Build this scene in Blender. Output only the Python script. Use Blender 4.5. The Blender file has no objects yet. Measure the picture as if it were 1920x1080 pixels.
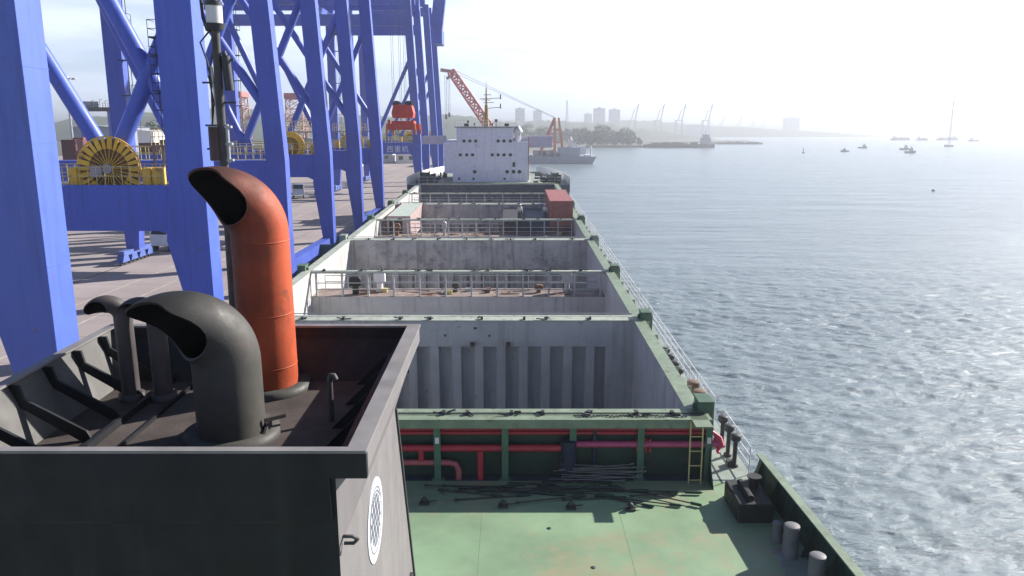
import bpy, bmesh, math, random
import numpy as np
from mathutils import Vector, Matrix
random.seed(7); np.random.seed(7)
R = math.radians
scene = bpy.context.scene
col = scene.collection

# ------------------------------------------------------------------ camera, sky, sun, exposure
CAM = Vector((0, 0, 18.0)); F = 1450.0
PITCH = 11.5; TRIM = 1.32; PS = PITCH + TRIM
cd = bpy.data.cameras.new('camera'); cam = bpy.data.objects.new('camera', cd); col.objects.link(cam)
cam.location = CAM; cam.rotation_euler = (R(90 - PITCH), 0, 0)
cd.sensor_width = 36; cd.lens = 36 * F / 1920; cd.clip_start = .1; cd.clip_end = 30000
scene.camera = cam
SUN_AZ, SUN_EL = 59.5, 29.5
SKY = .065
w = bpy.data.worlds.new('World'); scene.world = w; w.use_nodes = True
nt = w.node_tree; bg = nt.nodes['Background']
sky = nt.nodes.new('ShaderNodeTexSky'); sky.sky_type = 'NISHITA'; sky.sun_disc = False
sky.sun_elevation = R(SUN_EL); sky.sun_rotation = R(SUN_AZ); sky.air_density = .7; sky.dust_density = .6; sky.ozone_density = 2.5
# pale cloud band low in the sky, by direction, brighter towards the sun
sv = Vector((math.sin(R(SUN_AZ)) * math.cos(R(SUN_EL)), math.cos(R(SUN_AZ)) * math.cos(R(SUN_EL)), math.sin(R(SUN_EL))))
def N(t, **kw):
    q = nt.nodes.new(t)
    for k, v in kw.items(): setattr(q, k, v)
    return q
def link(a, b): nt.links.new(a, b)
tc = N('ShaderNodeTexCoord'); mp = N('ShaderNodeMapping'); mp.inputs['Scale'].default_value = (1.6, 1.6, 9.0); mp.inputs['Rotation'].default_value = (R(4), R(-6), 0)
nz = N('ShaderNodeTexNoise'); nz.inputs['Scale'].default_value = 2.2; nz.inputs['Detail'].default_value = 7; nz.inputs['Roughness'].default_value = .6
link(tc.outputs['Generated'], mp.inputs['Vector']); link(mp.outputs[0], nz.inputs['Vector'])
rp = N('ShaderNodeMapRange'); rp.inputs[1].default_value = .36; rp.inputs[2].default_value = .62; rp.inputs[3].default_value = .55; rp.inputs[4].default_value = 1.0; link(nz.outputs[0], rp.inputs[0])
sx = N('ShaderNodeSeparateXYZ'); link(tc.outputs['Generated'], sx.inputs[0])
el = N('ShaderNodeMapRange'); el.inputs[1].default_value = .15; el.inputs[2].default_value = .30; el.inputs[3].default_value = 1; el.inputs[4].default_value = .04; link(sx.outputs[2], el.inputs[0])
ml = N('ShaderNodeMath', operation='MULTIPLY'); link(rp.outputs[0], ml.inputs[0]); link(el.outputs[0], ml.inputs[1])
mx = N('ShaderNodeMix', data_type='RGBA'); mx.inputs[7].default_value = (7.9, 8.9, 10.9, 1); link(ml.outputs[0], mx.inputs[0]); link(sky.outputs[0], mx.inputs[6])
dt = N('ShaderNodeVectorMath', operation='DOT_PRODUCT'); dt.inputs[1].default_value = sv; link(tc.outputs['Generated'], dt.inputs[0])
gl = N('ShaderNodeMapRange', interpolation_type='SMOOTHSTEP'); gl.inputs[1].default_value = .34; gl.inputs[2].default_value = .9; gl.inputs[3].default_value = 0; gl.inputs[4].default_value = 1; link(dt.outputs['Value'], gl.inputs[0])
gm = N('ShaderNodeMath', operation='MULTIPLY'); link(gl.outputs[0], gm.inputs[0]); link(el.outputs[0], gm.inputs[1])
ga = N('ShaderNodeMix', data_type='RGBA', blend_type='ADD'); ga.inputs[7].default_value = (5.0, 4.9, 4.8, 1); link(gm.outputs[0], ga.inputs[0]); link(mx.outputs[2], ga.inputs[6])
link(ga.outputs[2], bg.inputs[0]); bg.inputs[1].default_value = SKY
sl = bpy.data.lights.new('sun', 'SUN'); sl.energy = 5.0; sl.angle = R(.5); sl.color = (1, .95, .87)
so = bpy.data.objects.new('sun', sl); col.objects.link(so)
so.location = sv * 300; so.rotation_euler = sv.to_track_quat('Z', 'Y').to_euler()
vs = scene.view_settings; vs.view_transform = 'Standard'; vs.look = 'None'; vs.gamma = 1; vs.use_curve_mapping = False
vs.exposure = 1.0
HAZE = .00055
scene.cycles.volume_bounces = 0; scene.cycles.max_bounces = 8; scene.cycles.use_denoising = True

# ------------------------------------------------------------------ helpers
def ray(px, py, pitch):
    c, s = math.cos(R(pitch)), math.sin(R(pitch)); u = 540 - py
    return Vector((px - 960, F * c + u * s, -F * s + u * c))
def at(px, py, Y):                       # world point seen at (px,py) at forward distance Y
    d = ray(px, py, PITCH); return CAM + d * (Y / d.y)
def onz(px, py, z=0):
    d = ray(px, py, PITCH); return CAM + d * ((z - CAM.z) / d.z)
def ats(px, py, Y):                      # ship coordinates, z = -depth under the camera
    d = ray(px, py, PS); return d * (Y / d.y)
def ons(px, py, D):
    d = ray(px, py, PS); return d * (-D / d.z)
SHIPM = Matrix.Translation(CAM) @ Matrix.Rotation(R(TRIM), 4, 'X')
def SW(p): return SHIPM @ Vector(p)

MATS = {}
def mat(name, c, rough=.6, metal=0., var=.18, scale=1.5, rust=0., rustc=(.16, .06, .025), rscale=1.2, streak=0., streakc=None, bump=0., bscale=20, spec=.5, dirt=0., dscale=.35):
    if name in MATS: return MATS[name]
    m = bpy.data.materials.new(name); m.use_nodes = True; n = m.node_tree.nodes; L = m.node_tree.links
    b = n['Principled BSDF']; b.inputs['Roughness'].default_value = rough; b.inputs['Metallic'].default_value = metal
    b.inputs['Specular IOR Level'].default_value = spec
    t = n.new('ShaderNodeTexCoord')
    def noise(sc, det=6, vec=None, ro=.6):
        q = n.new('ShaderNodeTexNoise'); q.inputs['Scale'].default_value = sc; q.inputs['Detail'].default_value = det; q.inputs['Roughness'].default_value = ro
        L.new(vec or t.outputs['Object'], q.inputs['Vector']); return q.outputs[0]
    def ramp(f, a, b_, c0=0, c1=1):
        q = n.new('ShaderNodeMapRange'); q.inputs[1].default_value = a; q.inputs[2].default_value = b_; q.inputs[3].default_value = c0; q.inputs[4].default_value = c1
        L.new(f, q.inputs[0]); return q.outputs[0]
    def mix(f, A, B):
        q = n.new('ShaderNodeMix'); q.data_type = 'RGBA'; L.new(f, q.inputs[0])
        for i, v in ((6, A), (7, B)):
            if isinstance(v, tuple): q.inputs[i].default_value = (*v, 1)
            else: L.new(v, q.inputs[i])
        return q.outputs[2]
    lo = tuple(x * (1 - var) for x in c); hi = tuple(min(1, x * (1 + var)) for x in c)
    out = mix(ramp(noise(scale), .3, .7), lo, hi)
    if dirt:
        out = mix(ramp(noise(dscale, 8, None, .7), .45, .75, 0, dirt), out, tuple(x * .45 + .01 for x in c))
    if streak:
        mp = n.new('ShaderNodeMapping'); mp.inputs['Scale'].default_value = (1.7, 1.7, .12); L.new(t.outputs['Object'], mp.inputs[0])
        out = mix(ramp(noise(1.6, 5, mp.outputs[0]), .5, .72, 0, streak), out, streakc or tuple(x * .5 for x in c))
    if rust:
        out = mix(ramp(noise(rscale, 9, None, .75), .62 - rust * .2, .70 - rust * .14, 0, .9), out, rustc)
    L.new(out, b.inputs['Base Color'])
    rr = ramp(noise(scale * 2.3), .3, .7, max(.05, rough - .12), min(1, rough + .12)); L.new(rr, b.inputs['Roughness'])
    if bump:
        bp = n.new('ShaderNodeBump'); bp.inputs['Strength'].default_value = bump; bp.inputs['Distance'].default_value = .02
        L.new(noise(bscale, 4), bp.inputs['Height']); L.new(bp.outputs[0], b.inputs['Normal'])
    MATS[name] = m; return m

def basis(d):
    d = d.normalized(); a = Vector((0, 0, 1)) if abs(d.z) < .95 else Vector((1, 0, 0))
    u = d.cross(a).normalized(); v = u.cross(d).normalized(); return u, v

class MB:
    def __init__(s): s.v = []; s.f = []; s.mi = []; s.sm = []
    def add(s, vs_, fs, mi=0, smooth=False):
        o = len(s.v); s.v += [tuple(p) for p in vs_]
        for f in fs: s.f.append([i + o for i in f]); s.mi.append(mi); s.sm.append(smooth)
        return s
    def box(s, x0, x1, y0, y1, z0, z1, mi=0):
        v = [(x, y, z) for x in (x0, x1) for y in (y0, y1) for z in (z0, z1)]
        return s.add(v, [(0, 1, 3, 2), (4, 6, 7, 5), (0, 4, 5, 1), (2, 3, 7, 6), (0, 2, 6, 4), (1, 5, 7, 3)], mi)
    def bar(s, a, b, w_, h=None, mi=0, up=None):
        a, b = Vector(a), Vector(b); u, v = basis(b - a); h = h or w_
        if up is not None:
            v = Vector(up); v = (v - (b - a).normalized() * v.dot((b - a).normalized())).normalized(); u = (b - a).normalized().cross(v)
        c = [(-1, -1), (1, -1), (1, 1), (-1, 1)]
        vs_ = [p + u * (i * w_ / 2) + v * (j * h / 2) for p in (a, b) for i, j in c]
        return s.add(vs_, [(3, 2, 1, 0), (4, 5, 6, 7), (0, 1, 5, 4), (1, 2, 6, 5), (2, 3, 7, 6), (3, 0, 4, 7)], mi)
    def tube(s, pts, r, n=8, mi=0, cap=True):
        pts = [Vector(p) for p in pts]; rs = r if isinstance(r, (list, tuple)) else [r] * len(pts); o = []
        u = None
        for i, p in enumerate(pts):
            d = (pts[min(i + 1, len(pts) - 1)] - pts[max(i - 1, 0)]).normalized()
            if u is None: u, v = basis(d)
            else:
                u = (u - d * u.dot(d)).normalized(); v = d.cross(u) * -1
                v = u.cross(d)
            o += [p + (u * math.cos(2 * math.pi * k / n) + v * math.sin(2 * math.pi * k / n)) * rs[i] for k in range(n)]
        fs = [(i * n + k, i * n + (k + 1) % n, (i + 1) * n + (k + 1) % n, (i + 1) * n + k) for i in range(len(pts) - 1) for k in range(n)]
        s.add(o, fs, mi, True)
        if cap:
            m = len(pts) - 1
            s.add(o[:n], [tuple(range(n))[::-1]], mi); s.add(o[m * n:], [tuple(range(n))], mi)
        return s
    def cyl(s, x, y, z0, z1, r, n=20, mi=0, r1=None): return s.tube([(x, y, z0), (x, y, z1)], [r, r1 if r1 else r], n, mi)
    def lathe(s, x, y, prof, n=20, mi=0):
        o = [(x + r * math.cos(2 * math.pi * k / n), y + r * math.sin(2 * math.pi * k / n), z) for r, z in prof for k in range(n)]
        return s.add(o, [(i * n + k, i * n + (k + 1) % n, (i + 1) * n + (k + 1) % n, (i + 1) * n + k) for i in range(len(prof) - 1) for k in range(n)], mi, True)
    def prism(s, poly, a, b, axis='y', mi=0):
        n = len(poly); m = {'y': lambda p, t: (p[0], t, p[1]), 'x': lambda p, t: (t, p[0], p[1]), 'z': lambda p, t: (p[0], p[1], t)}[axis]
        vs_ = [m(p, a) for p in poly] + [m(p, b) for p in poly]
        return s.add(vs_, [tuple(range(n))[::-1], tuple(range(n, 2 * n))] + [(i, (i + 1) % n, n + (i + 1) % n, n + i) for i in range(n)], mi)
    def quad(s, *p, mi=0): return s.add(p, [tuple(range(len(p)))], mi)
    def build(s, name, m, parent=None, bevel=0, fix=True):
        me = bpy.data.meshes.new(name); base = BASE.get(parent, Vector((0, 0, 0))) if parent else Vector((0, 0, 0))
        me.from_pydata([(p[0] - base[0], p[1] - base[1], p[2] - base[2]) for p in s.v], [], s.f)
        for q in (m if isinstance(m, (list, tuple)) else [m]): me.materials.append(q)
        me.polygons.foreach_set('material_index', s.mi); me.polygons.foreach_set('use_smooth', s.sm)
        if fix:
            bm = bmesh.new(); bm.from_mesh(me); bmesh.ops.recalc_face_normals(bm, faces=bm.faces); bm.to_mesh(me); bm.free()
        o = bpy.data.objects.new(name, me); col.objects.link(o)
        if parent: o.parent = parent; BASE[o] = base
        if bevel:
            b = o.modifiers.new('bevel', 'BEVEL'); b.width = bevel; b.segments = 2; b.limit_method = 'ANGLE'
        return o
BASE = {}
def tag(o, label, cat, group=None, kind=None):
    o['label'] = label; o['category'] = cat
    if group: o['group'] = group
    if kind: o['kind'] = kind
    return o
def thing(name, label, cat, base, group=None, matrix=None):
    o = bpy.data.objects.new(name, None); col.objects.link(o); o.empty_display_size = .5
    BASE[o] = Vector(base); o.location = base
    if matrix is not None: o.matrix_world = matrix
    return tag(o, label, cat, group)
def copy_tree(o, parent=None):
    c = o.copy(); col.objects.link(c); c.parent = parent
    for ch in list(o.children): copy_tree(ch, c)
    return c
def struct(name, mb, m):
    o = mb.build(name, m); o['kind'] = 'structure'; return o

# ------------------------------------------------------------------ materials
BLUE = mat('crane_blue_paint', (.08, .138, .54), .42, var=.14, scale=.35, streak=.5, streakc=(.05, .075, .28), dirt=.4, rust=.02, rustc=(.14, .08, .08), rscale=.9)
BLUE2 = mat('crane_blue_paint_far', (.07, .112, .45), .45, var=.12, scale=.3, streak=.3)
YEL = mat('yellow_paint', (.92, .52, .04), .5, rust=.2)
YELR = mat('railing_yellow', (.60, .50, .22), .55, rust=.3)
RUSTY = mat('rusty_brown', (.15, .07, .04), .8, var=.4, scale=3)
DARK = mat('dark_grey_steel', (.035, .037, .042), .6, var=.3)
GALV = mat('galvanised_steel', (.38, .39, .41), .45, var=.2, metal=.3)
WHITE = mat('white_paint', (.72, .72, .74), .5, var=.08, streak=.3, streakc=(.45, .36, .28), rust=.08)
ACC = mat('superstructure_white', (.72, .72, .76), .55, var=.07, streak=.35, streakc=(.40, .36, .34), rust=.05)
HOLD = mat('hold_grey_paint', (.50, .485, .475), .6, var=.10, scale=.8, streak=.75, streakc=(.30, .27, .26), rust=.06, rustc=(.14, .09, .07), rscale=1.3, dirt=.3)
HOLDD = mat('hold_weathered_paint', (.42, .405, .395), .65, var=.2, scale=.9, streak=.9, streakc=(.19, .165, .15), rust=.5, rustc=(.20, .185, .19), rscale=.8, dirt=.5)
GREEN = mat('deck_green_paint', (.205, .305, .185), .55, var=.2, scale=.3, rust=.62, rustc=(.275, .265, .165), rscale=.28, dirt=.3, dscale=.5, bump=.15, bscale=9)
GREENC = mat('coaming_green_paint', (.20, .255, .18), .5, var=.2, scale=2, rust=.3, rustc=(.12, .10, .07), rscale=2.2, dirt=.4)
GREEND = mat('shade_darkened_green', (.011, .04, .028), .55, var=.3, rust=.2, rustc=(.05, .04, .03))  # green darkened to carry the deep shade of the recess under the beam
PALEG = mat('pale_green_paint', (.36, .39, .33), .55, var=.2, scale=2, rust=.35, rustc=(.10, .09, .07), rscale=2.2, dirt=.4)
DKGREY = mat('side_deck_grey_green', (.24, .28, .25), .6, var=.25, scale=.9, rust=.3, rustc=(.16, .12, .09), dirt=.5)
HULLM = mat('hull_dark_paint', (.03, .05, .09), .5, var=.2, rust=.2)
REDP = mat('red_pipe_paint', (.42, .03, .05), .45, var=.2, rust=.2)
FUNB = mat('funnel_black_paint', (.012, .013, .017), .55, var=.35, scale=1.5, dirt=.3, streak=.3, streakc=(.05, .05, .05), spec=.3)
FUNG = mat('funnel_grey_paint', (.175, .165, .17), .55, var=.08, scale=1.3, streak=.3, streakc=(.30, .27, .26), dirt=.2, spec=.25)
FLOOR = mat('sooty_floor', (.07, .058, .054), .8, var=.35, scale=1.4, dirt=.7, dscale=.8, rust=.2, rustc=(.10, .06, .045), bump=.3, bscale=25, spec=.2)
SOOT = mat('soot_black', (.012, .011, .011), .95, var=.3, spec=.05)
PIPEG = mat('sooty_shaded_grey_pipe', (.060, .057, .052), .62, var=.3, scale=1.6, dirt=.5, dscale=1.2, rust=.25, rustc=(.085, .062, .05), rscale=1.6, bump=.12, bscale=30, spec=.35)
PIPER = mat('weathered_shaded_red_pipe', (.44, .075, .026), .6, var=.22, scale=1.5, dirt=.55, dscale=1.1, rust=.38, rustc=(.20, .055, .03), rscale=1.6, bump=.15, bscale=28, spec=.3, streak=.4, streakc=(.17, .05, .03))
def add_soot_and_shade(m, z0, z1, c, amount):
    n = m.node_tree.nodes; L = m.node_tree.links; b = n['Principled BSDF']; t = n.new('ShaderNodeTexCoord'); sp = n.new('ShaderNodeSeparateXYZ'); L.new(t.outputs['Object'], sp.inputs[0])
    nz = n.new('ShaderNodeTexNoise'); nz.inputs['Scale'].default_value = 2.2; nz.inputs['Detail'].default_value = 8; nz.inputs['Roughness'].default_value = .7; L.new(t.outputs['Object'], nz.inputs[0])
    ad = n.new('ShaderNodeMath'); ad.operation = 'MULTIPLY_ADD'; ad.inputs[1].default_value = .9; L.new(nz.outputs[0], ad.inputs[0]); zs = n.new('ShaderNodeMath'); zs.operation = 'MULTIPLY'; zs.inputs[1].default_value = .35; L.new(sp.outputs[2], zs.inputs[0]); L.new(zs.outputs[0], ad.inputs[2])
    # port side darker: soot, plus the pipe's shaded side put into the colour
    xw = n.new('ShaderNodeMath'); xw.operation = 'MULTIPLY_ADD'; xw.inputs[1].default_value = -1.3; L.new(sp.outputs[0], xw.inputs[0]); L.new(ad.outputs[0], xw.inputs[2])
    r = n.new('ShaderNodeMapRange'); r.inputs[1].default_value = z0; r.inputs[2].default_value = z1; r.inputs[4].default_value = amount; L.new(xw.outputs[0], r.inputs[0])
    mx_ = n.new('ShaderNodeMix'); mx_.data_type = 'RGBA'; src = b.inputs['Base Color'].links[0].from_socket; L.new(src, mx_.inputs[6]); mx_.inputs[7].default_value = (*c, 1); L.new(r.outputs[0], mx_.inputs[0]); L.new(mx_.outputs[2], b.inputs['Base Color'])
# object space of the ship's parts: z = 19 - depth, x = ship x + 3.7
add_soot_and_shade(PIPER, 5.95, 7.0, (.035, .020, .018), .93); add_soot_and_shade(PIPEG, 5.7, 6.6, (.014, .014, .014), .9)
PIPEB = mat('brown_black_pipe', (.06, .05, .052), .6, var=.3)
CONC = mat('quay_concrete', (.32, .275, .27), .85, var=.14, scale=.12, dirt=.35, dscale=.05, bump=.1, bscale=3, spec=.2)
LINEM = mat('road_line_paint', (.38, .34, .28), .8, var=.2, scale=.8)
CRED = mat('container_red', (.30, .10, .09), .55, var=.14, streak=.35, rust=.1)
CMAR = mat('container_maroon', (.14, .05, .055), .6, var=.2, streak=.35)
CBLU = mat('container_blue', (.025, .04, .085), .55, var=.2, streak=.3)
CGRN = mat('container_grey', (.05, .046, .05), .6, var=.2, streak=.4)
CPNK = mat('container_pale', (.55, .42, .40), .6, var=.12, streak=.4)
ORANGE = mat('spreader_red', (.55, .06, .03), .5, var=.25, rust=.15)
FCRED = mat('floating_crane_red', (.50, .07, .06), .5, var=.15)
FCOR = mat('floating_crane_orange', (.60, .20, .06), .5, var=.15)
ROOFG = mat('shed_roof_grey', (.25, .28, .34), .6, var=.15, scale=.1)
BLD = mat('building_pale', (.62, .60, .62), .8, var=.12, scale=.05)
GLASS = mat('dark_window_glass', (.02, .025, .03), .12, var=.1)
LEAF = mat('leaf_green', (.045, .085, .035), .8, var=.5, scale=.25)
LEAF2 = mat('leaf_olive', (.06, .085, .04), .8, var=.5, scale=.2)
BARK = mat('tree_bark', (.09, .07, .055), .9)
HILL = mat('hill_scrub', (.06, .085, .05), .9, var=.35, scale=.02)
SAND = mat('shore_earth', (.09, .095, .07), .9, var=.3, scale=.03)
SKIN = mat('skin', (.42, .25, .18), .6); CLW = mat('pale_workwear', (.55, .55, .52), .8); CLB = mat('blue_trousers', (.05, .08, .16), .8); CLD = mat('dark_trousers', (.03, .03, .04), .8)
EMB = mat('emblem_white', (.55, .57, .63), .4, var=.03)
EMBL = mat('emblem_grey_lines', (.17, .175, .21), .5, var=.05)

# ------------------------------------------------------------------ water
def water():
    def graded(a, c0, c1, b, d0, g):
        xs = [c0]; 
        while xs[-1] < c1: xs.append(xs[-1] + d0)
        d = d0
        while xs[-1] < b: d *= g; xs.append(xs[-1] + d)
        xs[-1] = b; d = d0; lo = [c0]
        while lo[-1] > a: d *= 1.25; lo.append(lo[-1] - d)
        lo[-1] = a
        return np.array(lo[1:][::-1] + xs)
    xs = graded(-60, 9, 45, 900, .22, 1.022); ys = graded(-80, 22, 75, 1200, .2, 1.014)
    Xg, Yg = np.meshgrid(xs, ys, indexing='ij'); H = np.zeros_like(Xg)
    gx = np.gradient(xs)[:, None] * np.ones_like(Yg); gy = np.gradient(ys)[None, :] * np.ones_like(Xg); g = np.maximum(gx, gy)
    rng = np.random.default_rng(3)
    for i in range(70):
        lam = .7 * (3.6 / .7) ** rng.random(); th = R(-118) + rng.normal(0, .6); k = 2 * math.pi / lam
        a = .0070 * lam ** .45 * rng.uniform(.5, 1.2)
        fade = np.clip((lam / g - 2.5) / 3, 0, 1)
        ph = k * (Xg * math.cos(th) + Yg * math.sin(th)) + rng.uniform(0, 6.28)
        H += fade * a * (np.sin(ph) + .25 * np.sin(2 * ph + .8))
    patch = .9 + .15 * np.sin(Xg * .05 + Yg * .031 + 1) * np.sin(Yg * .043 - Xg * .022)
    H *= patch * np.clip((1190 - Yg) / 300, 0, 1) * np.clip((890 - Xg) / 200, 0, 1)
    nx, ny = len(xs), len(ys)
    v = np.stack([Xg, Yg, H], -1).reshape(-1, 3)
    i = np.arange(nx - 1)[:, None] * ny + np.arange(ny - 1)[None, :]
    f = np.stack([i, i + ny, i + ny + 1, i + 1], -1).reshape(-1, 4)
    # outer sheets out to the horizon
    B = 9000; rects = [(-B, B, 1200, B), (900, B, -600, 1200), (-60, 900, -600, -80), (-B, -60, -600, 1200)]
    vo = []; fo = []
    for x0, x1, y0, y1 in rects:
        o = len(v) + len(vo); vo += [(x0, y0, 0), (x1, y0, 0), (x1, y1, 0), (x0, y1, 0)]; fo.append((o, o + 1, o + 2, o + 3))
    me = bpy.data.meshes.new('water'); me.from_pydata([*map(tuple, v), *vo], [], [*map(tuple, f.tolist()), *fo])
    me.polygons.foreach_set('use_smooth', [True] * len(me.polygons))
    m = bpy.data.materials.new('sea_water'); m.use_nodes = True; n = m.node_tree.nodes; L = m.node_tree.links; b = n['Principled BSDF']
    b.inputs['Base Color'].default_value = (.155, .21, .222, 1); b.inputs['Roughness'].default_value = .2; b.inputs['IOR'].default_value = 1.33
    t = n.new('ShaderNodeTexCoord'); prev = None
    for sc, det, st, dist, sx in ((.06, 6, .65, 3.0, .4), (.25, 8, .6, .8, .38), (1.9, 7, 1.0, .2, .5), (6, 5, .8, .06, .7)):
        mp = n.new('ShaderNodeMapping'); mp.inputs['Rotation'].default_value = (0, 0, R(-14)); mp.inputs['Scale'].default_value = (sx, 1.25, 1)
        q = n.new('ShaderNodeTexNoise'); q.inputs['Scale'].default_value = sc; q.inputs['Detail'].default_value = det; q.inputs['Roughness'].default_value = .62
        bp = n.new('ShaderNodeBump'); bp.inputs['Strength'].default_value = st; bp.inputs['Distance'].default_value = dist
        L.new(t.outputs['Object'], mp.inputs[0]); L.new(mp.outputs[0], q.inputs[0]); L.new(q.outputs[0], bp.inputs['Height'])
        if prev: L.new(prev, bp.inputs['Normal'])
        prev = bp.outputs[0]
    L.new(prev, b.inputs['Normal'])
    mp = n.new('ShaderNodeMapping'); mp.inputs['Rotation'].default_value = (0, 0, R(-10)); mp.inputs['Scale'].default_value = (.2, 1, 1); q = n.new('ShaderNodeTexNoise'); q.inputs['Scale'].default_value = .38; q.inputs['Detail'].default_value = 9; q.inputs['Roughness'].default_value = .68
    L.new(t.outputs['Object'], mp.inputs[0]); L.new(mp.outputs[0], q.inputs[0]); mr = n.new('ShaderNodeMapRange'); mr.inputs[1].default_value = .35; mr.inputs[2].default_value = .65; L.new(q.outputs[0], mr.inputs[0])
    mx_ = n.new('ShaderNodeMix'); mx_.data_type = 'RGBA'; mx_.inputs[6].default_value = (.158, .208, .235, 1); mx_.inputs[7].default_value = (.205, .257, .286, 1); L.new(mr.outputs[0], mx_.inputs[0]); L.new(mx_.outputs[2], b.inputs['Base Color'])
    me.materials.append(m); o = bpy.data.objects.new('water', me); col.objects.link(o); o['kind'] = 'structure'
water()

# ------------------------------------------------------------------ ship
DC, DK, DX = 10.7, 13.1, 12.5          # depth under the camera of coaming top, main deck, cross deck floor
XR, XL, HR, HL = 6.48, -13.9, 8.87, -16.1
SB = Vector((-3.7, 60, -19.0))
ship = thing('container_ship', 'long green-decked cargo ship with open empty holds and white bridge block at its far end', 'ship', SB, matrix=SHIPM @ Matrix.Translation(SB))
def bx(x0, x1, y0, y1, d0, d1, mb=None, mi=0):     # depths d0 (top) < d1
    return (mb or MB()).box(x0, x1, y0, y1, -d1, -d0, mi)
YE = 119.0
# hull shell
def XB(y): return HR + (25.5 - y) * .042
h = MB(); KEEL = 24
h.prism([(6.95, -12), (XB(-12), -12), (HR, 25.5), (HR, YE), (6.95, YE)], -KEEL, -DK, 'z'); bx(HL, -14.37, -12, YE, DK, KEEL, h)
bx(-14.37, 6.95, -12, 26.75, DK + .02, KEEL, h)
bow = [(HL, YE), (HR, YE), (HR - .3, 128), (7.3, 136), (4.6, 146), (.5, 154), (-3.7, 157), (-7.9, 154), (-12, 146), (-14.7, 136), (HL + .3, 128)]
h.prism([(p[0], p[1]) for p in bow], -KEEL, -10.9, 'z')
h.build('hull', HULLM, ship)
# deck plating
dk = MB(); dk.prism([(HL + .02, -12), (XB(-12) - .02, -12), (HR - .02, 25.5), (HR - .02, 25.9), (HL + .02, 25.9)], -DK - .02, -DK + .004, 'z')
dk.build('main_deck', GREEN, ship)
# weld seams and clutter plates on the deck
sm = MB()
for x in (-1.0, 3.6): sm.box(x, x + .012, 8, 24.5, -DK + .004, -DK + .009)
sm.build('deck_seam', mat('deck_seam_rust', (.20, .285, .17), .7, var=.3), ship)
for k, (x, y) in enumerate([(-1.2, 17.0), (0.3, 17.4), (-.2, 14.2), (2.4, 20.4), (2.9, 13.2), (4.9, 16.4), (1.2, 22.6), (.9, 12.6)]):
    MB().lathe(x, y, [(.0, -DK + .025), (.06, -DK + .022), (.08, -DK + .012), (.08, -DK + .004)], 10).build('lashing_socket', DARK, ship)
sd = MB()
for x0, x1 in ((6.95, HR - .02), (HL + .02, -14.37)): bx(x0, x1, 26, YE, DK - .004, DK + .02, sd)
sd.build('side_deck', DKGREY, ship)
bowdk = MB(); bowdk.prism([(p[0] * .985 - .05, p[1]) for p in bow], -10.9, -10.86, 'z'); bowdk.build('fore_deck', DKGREY, ship)
# holds: side walls, tank top
for x0, x1 in ((XR, 6.95), (-14.37, XL)):
    bx(x0, x1, 26.75, YE, DC + .03, 20, MB()).build('hold_wall', HOLD, ship)
bx(XL, XR, 26.75, YE, 20, 20.3, MB()).build('hold_floor', mat('hold_floor_paint', (.22, .17, .15), .8, var=.3, rust=.4), ship)
for x0, x1, cm in ((XR - .06, 7.02, GREENC), (-14.44, XL + .06, PALEG)):
    bx(x0, x1, 25.2, YE, DC, DC + .03, MB()).build('coaming_top', cm, ship)
# coaming stays on the outboard sides
for k in range(38):
    y = 27 + k * 2.45
    for x0, sgn in ((6.95, 1), (-14.37, -1)):
        MB().prism([(y - .02, -DC - .04), (y + .02, -DC - .04), (y + .02, -DK), (y - .02, -DK)], x0, x0 + sgn * .28, 'x').build('coaming_stay', GREENC, ship)

def corrugated(y, d0, d1, x0, x1, pitch=1.19):
    m = MB(); xs = []; x = x0; k = 0; a = [(x0, y)]
    while x < x1 - pitch:
        a += [(x + .46, y), (x + .50, y + .44), (x + pitch - .04, y + .44), (x + pitch, y)]; x += pitch
    a.append((x1, y)); v = []
    for p in a: v += [(p[0], p[1], -d0), (p[0], p[1], -d1)]
    m.add(v, [(2 * i, 2 * i + 1, 2 * i + 3, 2 * i + 2) for i in range(len(a) - 1)]); return m
def lash(par, y, d, x0, x1, n, seed):
    rng = random.Random(seed)
    for k in range(n):
        mb = MB()
        x = x0 + (x1 - x0) * (k + rng.random() * .6) / n
        for q in range(3):
            a = Vector((x + rng.uniform(-.25, .25), y + rng.uniform(.0, .3), -d + .05)); b = a + Vector((rng.uniform(-.35, .35), rng.uniform(-.1, .1), rng.uniform(-.01, .09)))
            mb.tube([a, b], .035, 5)
        mb.box(x - .06, x + .06, y + .05, y + .25, -d, -d + .14); mb.build('lashing_fitting', DARK, par)
# narrow bulkhead beams
def bulkhead(y, m, seed, toph=1.25):
    o = bx(XL + .0, XR - .0, y, y + 1.0, DC + .06, DC + toph).build('hatch_bulkhead', m, ship)
    g = bx(XL, XR, y - .05, y + 1.05, DC + .005, DC + .06).build('top_plate', PALEG, o)
    corrugated(y + .12, DC + toph, 20, XL, XR).build('corrugated_plate', m, o)
    bx(XL, XR, y + .75, y + .9, DC + toph, 20).build('back_plate', m, o)
    c = MB(); c.box(XR - 1.5, XR, y + .02, y + .11, -19.9, -DC - toph); c.box(XL, XL + 1.5, y + .02, y + .11, -19.9, -DC - toph); c.box(XL, XR, y + .04, y + .11, -DC - toph - .22, -DC - toph); c.build('frame_plate', m, o)
    lash(o, y, DC, XL + .3, XR - .3, 9, seed)
    # wire rail along the top
    l = MB(); l.tube([(XL, y + .9, -DC + .12), (XR, y + .9, -DC + .12)], .03, 5); l.build('grab_rail', GALV, o)
    return o
b1 = bulkhead(39.4, HOLD, 1); bulkhead(65.6, HOLDD, 2, 2.3); bulkhead(92.0, HOLDD, 3, 2.3)
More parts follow.
